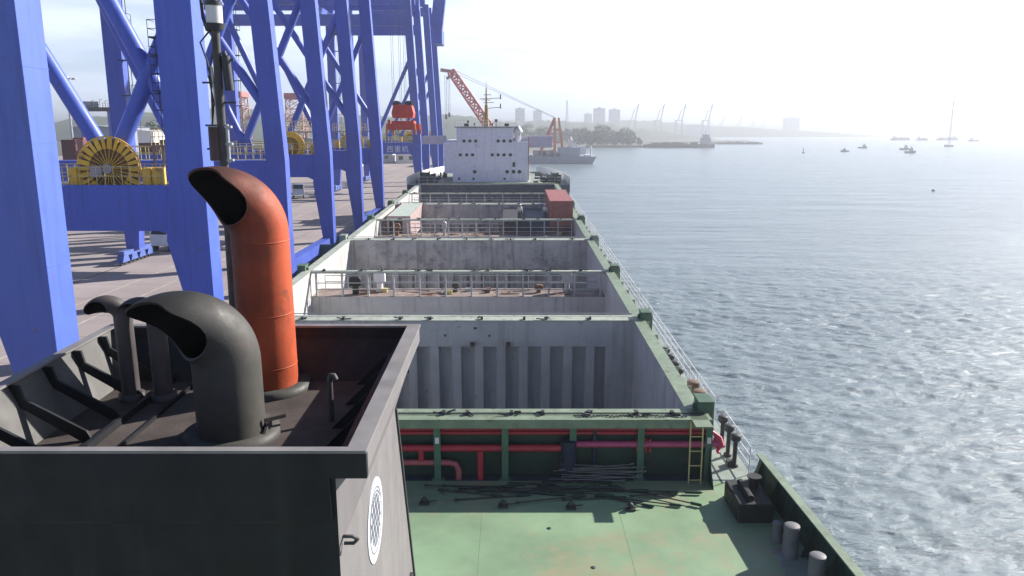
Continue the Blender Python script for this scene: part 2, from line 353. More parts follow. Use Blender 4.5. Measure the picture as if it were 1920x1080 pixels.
# stains and brackets low on the first bulkhead face
RS = mat('rust_stain', (.10, .055, .045), .8, var=.4); rng = random.Random(4)
for x, d, s in [(-2.1, 11.95, .22), (-.2, 11.95, .22)]:
    MB().box(x - s / 2, x + s / 2, 39.2, 39.4, -d - .14, -d + .05).build('bracket', RS, b1)
for k in range(8):
    x = rng.uniform(-4.5, 6); d = rng.uniform(11.0, 11.8); MB().box(x, x + rng.choice([.03, .16, .10]), 39.385, 39.399, -d - rng.choice([.03, .12, .03]), -d).build('paint_scar', RS, b1)
# end wall of the last hatch
o = bx(XL, XR, YE, YE + .9, DC, 20).build('end_bulkhead', HOLDD, ship)
bx(XL, XR, YE - .1, YE + 1, DC - .06, DC - .002).build('top_plate', GREENC, o)

# cross decks with posts, beam and walkway
def cross_deck(y, seed, posts, m=HOLD):
    rng = random.Random(seed)
    o = bx(XL, XR, y, y + 2.5, DX, 20).build('cross_deck', m, ship)
    bx(XL, XR, y - .02, y + 2.55, DX - .02, DX - .002).build('walkway_plate', mat('walkway_rust', (.24, .19, .17), .8, var=.5, scale=.8, rust=.3), o)
    t = MB(); t.box(XL, XR, y - .02, y + .42, -DC - .16, -DC)
    t.build('top_beam', PALEG, o)
    lash(o, y, DC, XL + .4, XR - .4, 10, seed)
    for k in range(posts):
        x = XL + .35 + (XR - XL - .7) * k / (posts - 1)
        p = MB(); p.box(x - .06, x + .06, y + .02, y + .2, -DX, -DC - .16); p.build('post', GALV, o)
    r = MB()
    for dz in (.5, .95): r.tube([(XL + .4, y + .1, -DX + dz), (XR - .4, y + .1, -DX + dz)], .035, 6)
    r.build('guard_rail', GALV, o)
    r = MB()
    for dz in (.55, 1.0): r.tube([(XL + .4, y + 2.4, -DX + dz), (XR - .4, y + 2.4, -DX + dz)], .03, 6)
    for k in range(13): x = XL + .4 + (XR - XL - .8) * k / 12; r.tube([(x, y + 2.4, -DX), (x, y + 2.4, -DX + 1.0)], .03, 6)
    r.build('guard_rail', GALV, o)
    for k in range(7):
        x = rng.uniform(XL + 1.5, XR - 1); yy = y + rng.uniform(.4, 2.0); s_ = rng.uniform(.1, .3)
        MB().box(x - s_, x + s_, yy, yy + .3, -DX, -DX + rng.uniform(.08, .35)).build('gear_box', rng.choice([YELR, RUSTY, DARK, GALV]), o)
    for k in range(24):
        c = MB(); x = rng.uniform(XL + 2, XR - 2); a = Vector((x, y + rng.uniform(.3, 2.2), -DX + .06)); c.tube([a, a + Vector((rng.uniform(-1.4, 1.4), rng.uniform(-.3, .3), rng.uniform(0, .12)))], .035, 5); c.build('lashing_bar', RUSTY, o)
    return o
def ventilator(parent, x, y, d, hgt=1.15, wd=.75, m=None):
    v = MB(); v.cyl(x, y, -d, -d + hgt * .5, wd * .28, 14)
    pr = [(-wd / 2, 0), (wd / 2, 0), (wd / 2, hgt * .38), (wd / 2 - .12, hgt * .5), (-wd / 2 + .12, hgt * .5), (-wd / 2, hgt * .38)]
    v.prism([(x + a, -d + hgt * .5 + b) for a, b in pr], y - .2, y + .2, 'y')
    v.build('ventilator', m or PIPEG, parent, bevel=.03)
c2 = cross_deck(52.2, 11, 12); ventilator(c2, -11.0, 53.0, DX, 1.25, .8); ventilator(c2, -9.4, 53.7, DX, 1.5, .8, WHITE); ventilator(c2, -4.0, 53.6, DX, .7, .5); ventilator(c2, 1.9, 53.4, DX, .6, .6, RUSTY)
ventilator(c2, 3.9, 53.6, DX, 1.5, .7, GALV)
c3 = cross_deck(78.7, 12, 15); ventilator(c3, -11.9, 79.3, DX, 1.3, .7, RUSTY); ventilator(c3, -7.0, 79.3, DX, 1.5, .5, GALV)
c4 = cross_deck(104.8, 13, 9); ventilator(c4, -3, 105.4, DX, 1.2, .6)

# first cross structure: green beam on posts with red pipes behind
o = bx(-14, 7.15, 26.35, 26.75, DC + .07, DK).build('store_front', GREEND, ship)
t = MB(); t.box(-14, 7.15, 25.85, 26.9, -DC - .06, -DC); t.box(-14, 7.15, 25.85, 25.93, -DC - .34, -DC - .06); t.build('top_beam', GREENC, o)
lash(o, 26.2, DC, -3, 6.6, 7, 5); MB().tube([(-13.5, 26.35, -DC + .05), (7, 26.35, -DC + .05)], .03, 5).build('lashing_wire', DARK, o)
ch = MB()
for k in range(60):                       # chain lying along the beam
    x = 2.2 + k * .068; ch.tube([(x, 26.12 + .05 * math.sin(k * .5), -DC + .03), (x + .07, 26.12 + .05 * math.sin(k * .5 + .5), -DC + (.03 if k % 2 else .07))], .022, 5)
ch.build('chain', DARK, o)
for k in range(8):
    x = 7.1 - 2.45 * k
    p = MB(); p.box(x - .12, x + .12, 25.93, 25.99, -DK, -DC - .06); p.box(x - .02, x + .02, 25.99, 26.35, -DK, -DC - .34)
    p.box(x - .22, x + .22, 25.9, 26.1, -DK, -DK + .06)
    q = p.build('post', mat('post_green_paint', (.07, .15, .10), .5, rust=.15), o)
    if k in (0, 4): MB().box(x - .07, x + .07, 25.915, 25.925, -DC - .95, -DC - .72).build('number_plate', WHITE, q)
def pipe(pts, r, m, parent, name='fire_main_pipe'): return MB().tube(pts, r, 10).build(name, m, parent)
yb = 26.2
pipe([(-14, yb, -11.35), (7.3, yb, -11.35)], .07, REDP, o); pipe([(-14, yb - .1, -11.9), (2.0, yb - .1, -11.9)], .13, REDP, o); pipe([(2.3, yb - .1, -11.75), (7.5, yb - .1, -11.75)], .12, mat('magenta_pipe', (.45, .07, .16), .4), o)
pipe([(-14, yb - .05, -11.2), (7.3, yb - .05, -11.2)], .045, REDP, o)
pipe([(-14, yb - .14, -12.45), (-2.3, yb - .14, -12.45), (-2.05, yb - .14, -12.52), (-1.95, yb - .14, -12.75), (-1.95, yb - .14, -DK)], .11, mat('faded_red_pipe', (.42, .10, .11), .5), o)
pipe([(-1.15, yb - .12, -12.0), (-1.15, yb - .12, -DK)], .12, REDP, o); pipe([(-3.3, yb - .12, -11.9), (-3.3, yb - .12, -12.45)], .11, REDP, o)
pipe([(3.0, yb, -11.2), (3.0, yb, -DK)], .09, mat('blue_drum', (.012, .02, .05), .5), o)
for x in (4.55, 4.7, 4.85, 5.0): pipe([(x, yb - .1, -11.55), (x, yb - .1, -12.05)], .05, REDP, o, 'pipe_valve')
for x, r in ((2.05, .28),): MB().tube([(x, yb - .2, -11.55), (x, yb - .2, -DK)], r, 14).build('storage_drum', mat('blue_drum', (.012, .02, .05), .5), o)
hv = MB()
for k in range(5): hv.tube([(7.25 + .1 * math.sin(k), 26.2, -11.3 - k * .12), (7.55, 26.1, -11.5 - k * .1), (7.5 + .1 * math.cos(k), 25.9, -11.75 - k * .06)], .06, 7)
hv.build('fire_hose', mat('pink_red_hose', (.62, .07, .13), .45), o)
# stores stacked in the dark under the beam
# yellow ladder leaning on the beam
t = thing('ladder', 'pale yellow steel ladder leaning on the green beam at the near hatch end', 'ladder', (0, 0, 0), matrix=SHIPM @ Matrix.Translation((6.6, 25.7, -DK)))
for sx in (-.22, .22): MB().tube([(sx, 0, 0), (sx, .12, 2.35)], .028, 8).build('rail', YELR, t)
for k in range(4): MB().tube([(-.22, .03 + .026 * k, .12 + k * .55), (.22, .03 + .026 * k, .12 + k * .55)], .022, 7).build('rung', YELR, t)
# curved bracket at the starboard end of the beam
br = MB(); pts = [(-10.7, 26.1), (-11.6, 26.0), (-12.4, 25.75), (-13.1, 25.2)]
for i in range(3): br.prism([(pts[i][1], pts[i][0]), (pts[i + 1][1], pts[i + 1][0]), (26.7, pts[i + 1][0]), (26.7, pts[i][0])], 7.13, 7.17, 'x')
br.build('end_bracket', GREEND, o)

# stanchion boxes on the coaming
for i, y in enumerate((27.0, 39.9, 52.6, 66.0, 79.0, 92.5, 105.2)):
    for x, s in ((7.1, 1), (-14.5, -1)):
        b = MB(); b.box(x - .26, x + .26, y - .42, y + .42, -DC - 1.1, -DC + .34); b.box(x - .3, x + .3, y - .46, y + .46, -DC + .34, -DC + .4)
        b.box(x - .4, x + .4, y - .05, y + .05, -DC - 1.1, -DC + .2)
        q = b.build('container_stanchion', mat('stanchion_green', (.075, .135, .085), .55, var=.25, rust=.25, rustc=(.10, .08, .06)) if i != 3 else DKGREY, ship, bevel=.02)
# vents along the starboard deck
def airvent(x, y, hgt, par=ship):
    v = MB(); v.lathe(x, y, [(0.0, -DK + hgt), (.17, -DK + hgt), (.2, -DK + hgt - .04), (.2, -DK + hgt - .2), (.15, -DK + hgt - .26), (.085, -DK + hgt - .3), (.085, -DK + .12), (.16, -DK + .1), (.16, -DK)], 14)
    v.build('air_vent', DARK, par)
for y in (28.9, 28.0, 27.1): airvent(8.42, y, 1.3)
for y in (33.5, 34.5, 35.5, 36.6): airvent(7.62, y, 1.75)
for y in (57.0, 58.2, 59.4): airvent(7.62, y, 1.7)
for y in (71, 84, 86, 97): airvent(7.62, y, 1.7)
for y in (46, 71, 85, 97): airvent(-15.3, y, 1.6)
def bollard(x, y, hgt, r, m, d=DK, par=None):
    b = MB(); b.lathe(x, y, [(0, -d + hgt), (r * .93, -d + hgt), (r, -d + hgt - .015), (r, -d + hgt - .03), (r, -d + hgt * .5), (r, -d + .05), (r * 1.3, -d + .04), (r * 1.3, -d)], 20)
    return b.build('bollard', m, par or ship)
BROWN = mat('rusty_bollard_paint', (.13, .085, .06), .7, rust=.3); GREYB = mat('grey_bollard_paint', (.15, .15, .16), .6, rust=.1)
bollard(7.75, 31.3, 1.9, .27, BROWN); bollard(7.75, 30.2, 1.9, .27, BROWN)
bollard(8.3, 21.9, .62, .16, GREYB); bollard(8.35, 20.9, 1.1, .23, GREYB); bollard(8.5, 19.3, 1.1, .23, GREYB)
sp = MB(); sp.box(7.95, 8.85, 18.8, 21.4, -DK + .002, -DK + .06); sp.build('bollard_plinth', DKGREY, ship)
# panama chock and dark roller box beside the bulwark
q = MB(); q.box(7.35, 8.5, 22.9, 24.6, -DK + .004, -DK + .7); q.cyl(8.2, 24.1, -DK + .7, -DK + 1.05, .16, 14); q.cyl(8.2, 24.1, -DK + 1.05, -DK + 1.1, .24, 14)
q.tube([(7.8, 23.1, -DK + .78), (7.8, 24.3, -DK + .78)], .12, 12); q.build('fairlead', mat('fairlead_black', (.014, .017, .018), .6), ship, bevel=.14)
# bulwark
bw = MB(); YB = 25.5; HB = 1.2
bw.prism([(XB(-12) - .03, -12), (XB(-12), -12), (HR, YB), (HR - .03, YB)], -DK, -DK + HB, 'z'); bw.add([(HR - .03, YB, -DK), (HR - .03, YB + .8, -DK), (HR - .03, YB + .35, -DK + .5), (HR - .03, YB, -DK + HB), (HR, YB, -DK), (HR, YB + .8, -DK), (HR, YB + .35, -DK + .5), (HR, YB, -DK + HB)], [(0, 1, 2, 3), (4, 5, 6, 7), (1, 5, 6, 2), (2, 6, 7, 3)])
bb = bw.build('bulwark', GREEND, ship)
MB().prism([(XB(-12) - .17, -12), (XB(-12) + .09, -12), (HR + .09, YB + .02), (HR - .17, YB + .02)], -DK + HB, -DK + HB + .05, 'z').build('cap_rail', GREENC, bb)
for k in range(16):
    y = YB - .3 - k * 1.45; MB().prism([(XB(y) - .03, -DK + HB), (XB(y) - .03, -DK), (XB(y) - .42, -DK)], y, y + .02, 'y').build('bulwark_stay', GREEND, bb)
# railings
def railing(x, y0, y1, d=DK, h_=1.1, n=None, par=ship, r=.022):
    m = MB(); n = n or max(2, int((y1 - y0) / 1.5))
    for dz in (.38, .75, h_): m.tube([(x, y0, -d + dz), (x, y1, -d + dz)], r, 6)
    for k in range(n + 1): y = y0 + (y1 - y0) * k / n; m.tube([(x, y, -d), (x, y, -d + h_)], r * 1.1, 6)
    return m.build('railing', WHITE, par)
railing(HR - .1, 26.4, 30.0); railing(HR - .1, 31.5, 52); railing(HR - .1, 52.6, 78); railing(HR - .1, 78.6, YE)
railing(HL + .1, 30, 60); railing(HL + .1, 60.5, 90); railing(HL + .1, 90.5, YE)
# pipes and small fittings lying along the starboard deck
p = MB()
for x in (7.25, 7.4): p.tube([(x, 26.8, -DK + .12), (x, YE, -DK + .12)], .06, 6)
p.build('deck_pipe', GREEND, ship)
rng = random.Random(9)
for k in range(45):
    y = 27 + k * 2.0; MB().box(8.15, 8.45, y, y + rng.uniform(.15, .5), -DK, -DK + rng.uniform(.12, .4)).build('deck_fitting', DARK, ship); MB().box(-15.9, -15.5, y, y + rng.uniform(.2, .6), -DK, -DK + rng.uniform(.15, .6)).build('deck_fitting', DARK, ship)

# ------------------------------------------------------------------ funnel
FR, FL, FN, FF, DR, DF = -1.46, -6.4, 7.2, 11.9, 3.33, 4.1
XCS = -1.8
f = MB()
# outer casing: near plate, side plate, far plate
f.quad((FL + .4, 7.26, -DR - .25), (XCS, 7.26, -DR - .25), (XCS, 7.26, -10.5), (FL + .4, 7.26, -10.5))
fc = f.build('funnel_casing', FUNB, ship)
side = MB()
lo = [(XCS, 7.26, -4.45), (XCS, 8.4, -4.45), (XCS, 11.2, -4.45)]; hi = [(XCS, 7.26, -3.58), (FR - .02, 8.4, -3.56), (FR - .02, FF, -3.45)]
bt = [(XCS, 7.26, -10.5), (XCS, 8.4, -10.5), (XCS, 13.5, -10.5)]
for i in range(2): side.quad(lo[i], lo[i + 1], hi[i + 1], hi[i]); side.quad(bt[i], bt[i + 1], lo[i + 1], lo[i])
side.quad((FR - .02, FN, -3.35), (FR - .02, FF, -3.35), (FR - .02, FF, -3.58), (FR - .02, FN, -3.58))
side.build('side_plate', FUNG, fc)
ex = MB(); ex.quad((XCS, 11.2, -4.45), (FL + .4, 11.2, -4.45), (FL, FF, -3.45), (FR - .02, FF, -3.45)); ex.quad((XCS, 13.5, -10.5), (FL + .4, 13.5, -10.5), (FL + .4, 11.2, -4.45), (XCS, 11.2, -4.45))
ex.quad((FL, FN, -3.45), (FL, FF, -3.45), (FL + .4, 11.2, -4.45), (FL + .4, 7.26, -4.45)); ex.quad((FL + .4, 7.26, -4.45), (FL + .4, 11.2, -4.45), (FL + .4, 13.5, -10.5), (FL + .4, 7.26, -10.5))
ex.build('casing_plate', FUNB, fc)
MB().bar((XCS + .005, 11.2, -4.45), (XCS + .005, 13.5, -10.5), .05, .05).build('edge_strip', DARK, fc)
# top tray: inner walls, floor, rim
iw = MB(); iw.box(FL, XCS - .05, FN + .02, FN + .055, -DF, -DR - .27); iw.box(FL, FR - .2, FF - .05, FF, -DF, -DR); iw.box(FL, FL + .05, FN + .05, FF - .05, -DF, -DR)
rw = [(FR - .19, -DR), (-1.88, -DR - .27), (-1.97, -DF)]
for i in range(2): iw.quad((rw[i][0], FN + .05, rw[i][1]), (rw[i][0], FF - .05, rw[i][1]), (rw[i + 1][0], FF - .05, rw[i + 1][1]), (rw[i + 1][0], FN + .05, rw[i + 1][1]))
iw.box(FL, FR, FN - .03, FN + .05, -DR - .27, -DR)
iw.build('top_tray_wall', FUNB, fc)
lw = MB(); lw.quad((FL + .06, FN + .05, -DR - .01), (FL + .06, FF - .05, -DR - .01), (FL + .38, FF - .05, -DF + .002), (FL + .38, FN + .05, -DF + .002)); lw.build('sloped_plate', mat('sooty_plate', (.10, .097, .094), .7, var=.25, dirt=.5), fc)
bx(FL, -1.9, FN + .06, FF, DF, DF + .05).build('top_floor', FLOOR, fc)
rm = MB(); rm.box(FR - .2, FR, FN - .03, FF + .02, -DR, -DR + .03); rm.box(FL, FR - .2, FN - .03, FN + .07, -DR, -DR + .03); rm.box(FL, FR - .2, FF - .1, FF + .02, -DR, -DR + .03); rm.box(FL - .02, FL + .12, FN + .07, FF - .1, -DR, -DR + .03)
rm.build('rim', mat('rim_grey', (.20, .19, .19), .55, var=.25, dirt=.4), fc)
for k in range(6):                      # bracket plates on the port side
    y = 7.75 + k * .72
    g = MB(); g.prism([(FL + .07, -DR - .02), (FL + .2, -DR - .02), (FL + .24, -DR - .2), (FL + .98, -DF + .14), (FL + 1.05, -DF), (FL + .9, -DF), (FL + .12, -DR - .27)], y, y + .04, 'y')
    g.build('bracket_plate', FUNB, fc)
for k in range(5):                      # frames under the starboard rim
    y = 7.9 + k * .85; g = MB(); g.prism([(FR - .22, -DR - .05), (-1.9, -DR - .27), (-1.99, -DF), (-2.4, -DF)], y, y + .03, 'y'); g.build('bracket_plate', FUNB, fc)
lowl = MB(); lowl.box(FL + 1.1, FL + 1.16, FN + .1, FF - .1, -DF, -DF + .1); lowl.box(FL + 1.5, FL + 1.53, FN + .1, FF - .1, -DF, -DF + .05); lowl.build('floor_coaming', FUNB, fc)

def elbow(x, y, d_base, d_start, r, Rb, az, a_lo, a_hi, ext, n=40, ns=26, mat_=None, par=None, name='exhaust_pipe', flange=.18, th=.025, tw=1.05, bump=0., bph=1.0, fm=None):
    """upright pipe that bends towards azimuth az (radians from +X); its end is cut so that the upper lip runs past the lower one"""
    dr = Vector((math.cos(az), math.sin(az), 0)); sd_ = Vector((-math.sin(az), math.cos(az), 0)); m = MB(); rings = []
    for rr in (r, r - th):
        rows = []
        for j in range(ns + 1):
            row = []
            for k in range(n):
                ph = 2 * math.pi * k / n                     # 0 = outside of the bend
                cut = (1 + math.cos(ph + tw)) / 2
                aend = a_lo + (a_hi - a_lo) * cut + bump * math.exp(-(((ph - bph + math.pi) % (2 * math.pi) - math.pi) / .42) ** 2); e = ext * cut ** 2
                if j <= 3: p0 = (j / 3.0); ang = 0; c = Vector((x, y, -d_base + (d_base - d_start) * p0)); off = -dr * math.cos(ph) * rr + sd_ * math.sin(ph) * rr; row.append(c + off); continue
                u = (j - 3) / (ns - 3); tot = Rb * aend + e; sdist = u * tot; ang = min(sdist / Rb, aend); rest = max(0, sdist - Rb * aend)
                ctr = Vector((x, y, -d_start)) + dr * Rb; tang = dr * math.sin(ang) + Vector((0, 0, math.cos(ang)))
                c = ctr + (-dr * math.cos(ang) + Vector((0, 0, math.sin(ang)))) * Rb + tang * rest
                outw = -dr * math.cos(ang) + Vector((0, 0, math.sin(ang)))
                row.append(c + outw * math.cos(ph) * rr + sd_ * math.sin(ph) * rr)
            rows.append(row)
        rings.append(rows)
    o0 = [p for row in rings[0] for p in row]; o1 = [p for row in rings[1] for p in row]
    q = [(j * n + k, j * n + (k + 1) % n, (j + 1) * n + (k + 1) % n, (j + 1) * n + k) for j in range(ns) for k in range(n)]
    m.add(o0, q, 0, True); m.add(o1, [t_[::-1] for t_ in q], 1, True)
    e0, e1 = rings[0][-1], rings[1][-1]; m.add(e0 + e1, [(k, n + k, n + (k + 1) % n, (k + 1) % n) for k in range(n)], 0)
    ob = m.build(name, [mat_, SOOT], par, fix=False)
    if flange:
        g = MB(); g.lathe(x, y, [(r + .002, -d_base + .10), (r + flange, -d_base + .10), (r + flange, -d_base)], 36); g.build('pipe_flange', fm or mat_, par)
    return ob
CX = -3.67
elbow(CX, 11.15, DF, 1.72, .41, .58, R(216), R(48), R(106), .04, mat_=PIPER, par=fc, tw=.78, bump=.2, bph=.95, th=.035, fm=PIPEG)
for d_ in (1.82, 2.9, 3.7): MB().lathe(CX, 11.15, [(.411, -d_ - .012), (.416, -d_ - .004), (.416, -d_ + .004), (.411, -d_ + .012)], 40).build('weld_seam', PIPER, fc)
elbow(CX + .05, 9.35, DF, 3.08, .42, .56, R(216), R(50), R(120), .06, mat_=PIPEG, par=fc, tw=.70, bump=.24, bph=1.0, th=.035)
for (px, by, hh, r_, az) in ((248, 10.6, 1.25, .115, 200), (308, 10.75, 1.22, .12, 200)):
    b = ons(px, 748, DF)
    elbow(b.x, b.y, DF, DF - hh, r_ * 1.1, .2, R(az), R(85), R(158), .06, n=20, ns=18, mat_=PIPEB, par=fc, name='small_exhaust_pipe', flange=.05, th=.012)
hk = MB(); hx, hy = -2.45, 9.85
hk.tube([(hx, hy, -DF), (hx, hy, -DF + .6), (hx + .02, hy, -DF + .66), (hx + .06, hy - .01, -DF + .66), (hx + .085, hy - .01, -DF + .6)], .04, 10); hk.build('vent_pipe', PIPEB, fc)
# stuff on the tray floor
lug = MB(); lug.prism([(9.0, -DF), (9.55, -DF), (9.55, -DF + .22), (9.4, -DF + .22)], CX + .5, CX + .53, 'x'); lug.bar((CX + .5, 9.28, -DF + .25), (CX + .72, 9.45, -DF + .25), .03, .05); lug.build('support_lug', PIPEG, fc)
# emblem on the side plate: disc with crossed lattice
ec = (9.23, -5.22); er = .55
em = MB(); n = 48
em.add([(XCS + .012, ec[0] + er * math.cos(2 * math.pi * k / n), ec[1] + er * math.sin(2 * math.pi * k / n)) for k in range(n)] + [(XCS + .0, ec[0] + er * math.cos(2 * math.pi * k / n), ec[1] + er * math.sin(2 * math.pi * k / n)) for k in range(n)], [tuple(range(n))] + [(k, (k + 1) % n, n + (k + 1) % n, n + k) for k in range(n)])
eo = em.build('emblem', EMB, fc)
ln = MB()
def ering(r0, r1, x, a0=0, a1=360):
    k0 = 40; v = []
    for k in range(k0 + 1):
        a = R(a0 + (a1 - a0) * k / k0); v += [(x, ec[0] + r0 * math.cos(a), ec[1] + r0 * math.sin(a)), (x, ec[0] + r1 * math.cos(a), ec[1] + r1 * math.sin(a))]
    ln.add(v, [(2 * k, 2 * k + 1, 2 * k + 3, 2 * k + 2) for k in range(k0)])
ering(.415, .435, XCS + .016); ering(.36, .385, XCS + .016, 30, 200)
for t_ in (-.24, -.12, 0, .12, .24):
    for sg in (1, -1):
        hl = math.sqrt(max(.01, .34 ** 2 - t_ ** 2)); a = R(62); d_ = Vector((0, math.cos(a) * sg, math.sin(a))); nn = Vector((0, -math.sin(a), math.cos(a) * sg))
        c_ = Vector((XCS + .017 + .001 * (sg > 0), ec[0], ec[1])) + nn * t_; ln.bar(c_ - d_ * hl, c_ + d_ * hl, .002, .030, up=(0, -d_.z, d_.y))
ln.build('emblem_lattice', EMBL, eo)
# towing eye and square lug on the side plate
e = MB(); e.tube([(XCS + .02, 7.35, -4.35), (XCS + .12, 7.35, -4.35), (XCS + .17, 7.38, -4.40), (XCS + .12, 7.4, -4.46), (XCS + .02, 7.4, -4.46)], .02, 8); e.build('lifting_eye', DARK, fc)
e = MB(); yy, zz = 12.1, -8.05
for a, b in (((-.1, -.1), (.1, -.1)), ((.1, -.1), (.1, .1)), ((.1, .1), (-.1, .1)), ((-.1, .1), (-.1, -.1))): e.bar((XCS + .02, yy + a[0], zz + a[1]), (XCS + .02, yy + b[0], zz + b[1]), .06, .06)
e.build('square_lug', DARK, fc)

# mast behind the red pipe
ms = MB(); b0 = Vector((-4.35, 12.9, -8)); b1_ = ats(397, -40, 12.7); mid = ats(420, 300, 12.8)
dirm = (b1_ - mid); ms.tube([mid - dirm * 1.6, mid, b1_ + dirm * .6], [.085, .07, .06], 12)
mo = ms.build('light_mast', mat('mast_grey', (.05, .048, .05), .6, var=.4, scale=4, rust=.25), ship)
def onm(py, off=0): 
    t_ = (300 - py) / 340.0; p = mid + dirm * t_; return p + Vector((off, 0, 0))
m2 = MB(); m2.tube([onm(300, -.12), onm(235, -.12)], .10, 12); m2.build('lamp_housing', mat('lamp_dark_red', (.07, .045, .045), .6), mo)
m2 = MB()
for a in (300, 268, 235): m2.bar(onm(a, -.2), onm(a, .16), .08, .035)
m2.tube([onm(305, .08), onm(230, .08)], .035, 8); m2.tube([onm(300, -.02), onm(120, -.10)], .02, 6); m2.build('lamp_bracket', GALV, mo)
m2 = MB(); m2.tube([onm(165, .17), onm(100, .13)], .07, 10); m2.tube([onm(100, .13), onm(92, .11)], .04, 8); m2.build('horn', DARK, mo)
m2 = MB(); m2.tube([onm(40, .0), onm(52, .0)], [.16, .13], 14); m2.tube([onm(0, .0), onm(8, .0)], [.13, .13], 14); m2.build('mast_collar', DARK, mo)
m2 = MB(); m2.tube([onm(40, .0), onm(2, .0)], .125, 14); m2.build('mast_lamp', WHITE, mo)
m2 = MB(); m2.tube([onm(-20, -.2), onm(30, -.18), onm(52, -.13), onm(58, -.02)], .025, 7); m2.tube([onm(55, -.1), onm(75, -.25), onm(110, -.16), onm(150, -.12), onm(220, -.14)], .014, 6); m2.tube([onm(90, -.06), onm(140, -.15), onm(190, -.1), onm(240, -.16)], .014, 6)
m2.build('mast_cable', DARK, mo)
for a, s in ((150, -1), (188, 1), (232, -1), (278, -1), (108, 1)):
    m2 = MB(); m2.bar(onm(a, 0), onm(a, .26 * s), .03, .03); m2.build('step_bar', DARK, mo)

# ------------------------------------------------------------------ accommodation block at the far end
YA = 124.0
def pa(px, py): return ats(px, py, YA)
a = MB()
L0, L1 = pa(848, 266), pa(990, 338); a.box(L0.x, L1.x, YA, YA + 11, L1.z - .6, L0.z)
q0 = pa(832, 266); q1 = pa(848, 325); a.box(q0.x, L0.x, YA + .0, YA + 11, q1.z, q0.z)
ac = a.build('accommodation_block', ACC, ship, bevel=.04)
u0, u1 = pa(856, 239), pa(962, 266)
br_ = MB().box(u0.x, u1.x, YA + .003, YA + 9, L0.z + .001, u0.z).build('wheelhouse', ACC, ac, bevel=.04)
rf = MB(); rf.box(u0.x - .35, u1.x + .7, YA - .25, YA + 9.3, u0.z, u0.z + .12); rf.build('wheelhouse_roof', mat('roof_edge_dark', (.15, .16, .17), .6), ac)
for x0, x1, y0, y1 in ((788, 832, 256, 270), (990, 1036, 256, 276), (962, 990, 258, 266)):
    p0, p1 = pa(x0, y0), pa(x1, y1)
    q = MB(); q.box(p0.x, p1.x, YA + 1.2, YA + 1.3, p1.z, p0.z); q.box(p0.x, p1.x, YA + 1.2, YA + 5, p1.z - .1, p1.z); q.box(p0.x, p1.x, YA + 4.9, YA + 5, p1.z, p0.z)
    q.build('bridge_wing', mat('wing_pale', (.55, .50, .56), .5, var=.1, rust=.1), ac)
def porthole(px, py, r):
    p = pa(px, py); q = MB(); k = 16
    q.lathe(0, 0, [(r * 1.25, 0), (r * 1.25, .05), (r, .06), (r, .02)], k)
    q.v = [(p.x + v[0], YA - v[2], p.z + v[1]) for v in q.v]
    ob = q.build('porthole', WHITE, ac)
    g = MB(); g.add([(p.x + r * math.cos(2 * math.pi * i / k), YA - .015, p.z + r * math.sin(2 * math.pi * i / k)) for i in range(k)], [tuple(range(k))]); g.build('glass', GLASS, ac)
for py, xs in ((264.3, (870, 881, 892, 934, 945, 957)), (290.3, (863, 875, 886, 923, 934, 945, 957)), (322, (890, 951, 963, 974))):
    for x in xs: porthole(x, py, .26 if py < 300 else .30)
for x0, x1, y0, y1 in ((961, 966, 304, 313), (859, 863, 333, 337), (886, 890, 333, 337), (944, 948, 333, 337)):
    p0, p1 = pa(x0, y0), pa(x1, y1); MB().box(p0.x, p1.x, YA - .06, YA - .004, p1.z, p0.z).build('vent_opening', DARK, ac)
p0, p1 = pa(990, 258), pa(991, 338); MB().tube([(p0.x + .1, YA - .08, p1.z), (p0.x + .1, YA - .08, p0.z)], .07, 8).build('rust_red_downpipe', mat('rust_red_pipe', (.30, .12, .09), .6), ac)
dm = MB(); p = pa(971, 266); dm.lathe(p.x, YA + 1, [(0, p.z + 2.6), (.35, p.z + 2.35), (.75, p.z + 1.7), (.72, p.z + 1.45), (.5, p.z + 1.3), (.45, p.z - .0)], 16); dm.build('satellite_dome', WHITE, ac)
for x, y0, y1, r in ((877, 238, 222, .16), (889, 238, 226, .13), (930, 238, 220, .22), (923, 238, 226, .12)):
    p0, p1 = pa(x, y0), pa(x, y1); g = MB(); g.tube([p0 + Vector((0, 1, 0)), p1 + Vector((0, 1, -.5))], .05, 6); g.tube([p1 + Vector((-r, 1, -.5)), p1 + Vector((r, 1, -.5))], r, 10); g.build('searchlight', DARK, ac)
for x in (874, 950): p0 = pa(x, 238); MB().box(p0.x - .35, p0.x + .35, YA + .6, YA + 1.2, p0.z + .1, p0.z + .55).build('deck_box', DARK, ac)
r = MB(); z0 = u0.z + .12
for dz in (.5, 1.0): r.tube([(u0.x - .3, YA - .1, z0 + dz), (u1.x + .6, YA - .1, z0 + dz)], .02, 5)
for k in range(9): x = u0.x - .3 + (u1.x - u0.x + .9) * k / 8; r.tube([(x, YA - .1, z0), (x, YA - .1, z0 + 1)], .02, 5)
r.build('roof_railing', WHITE, ac)
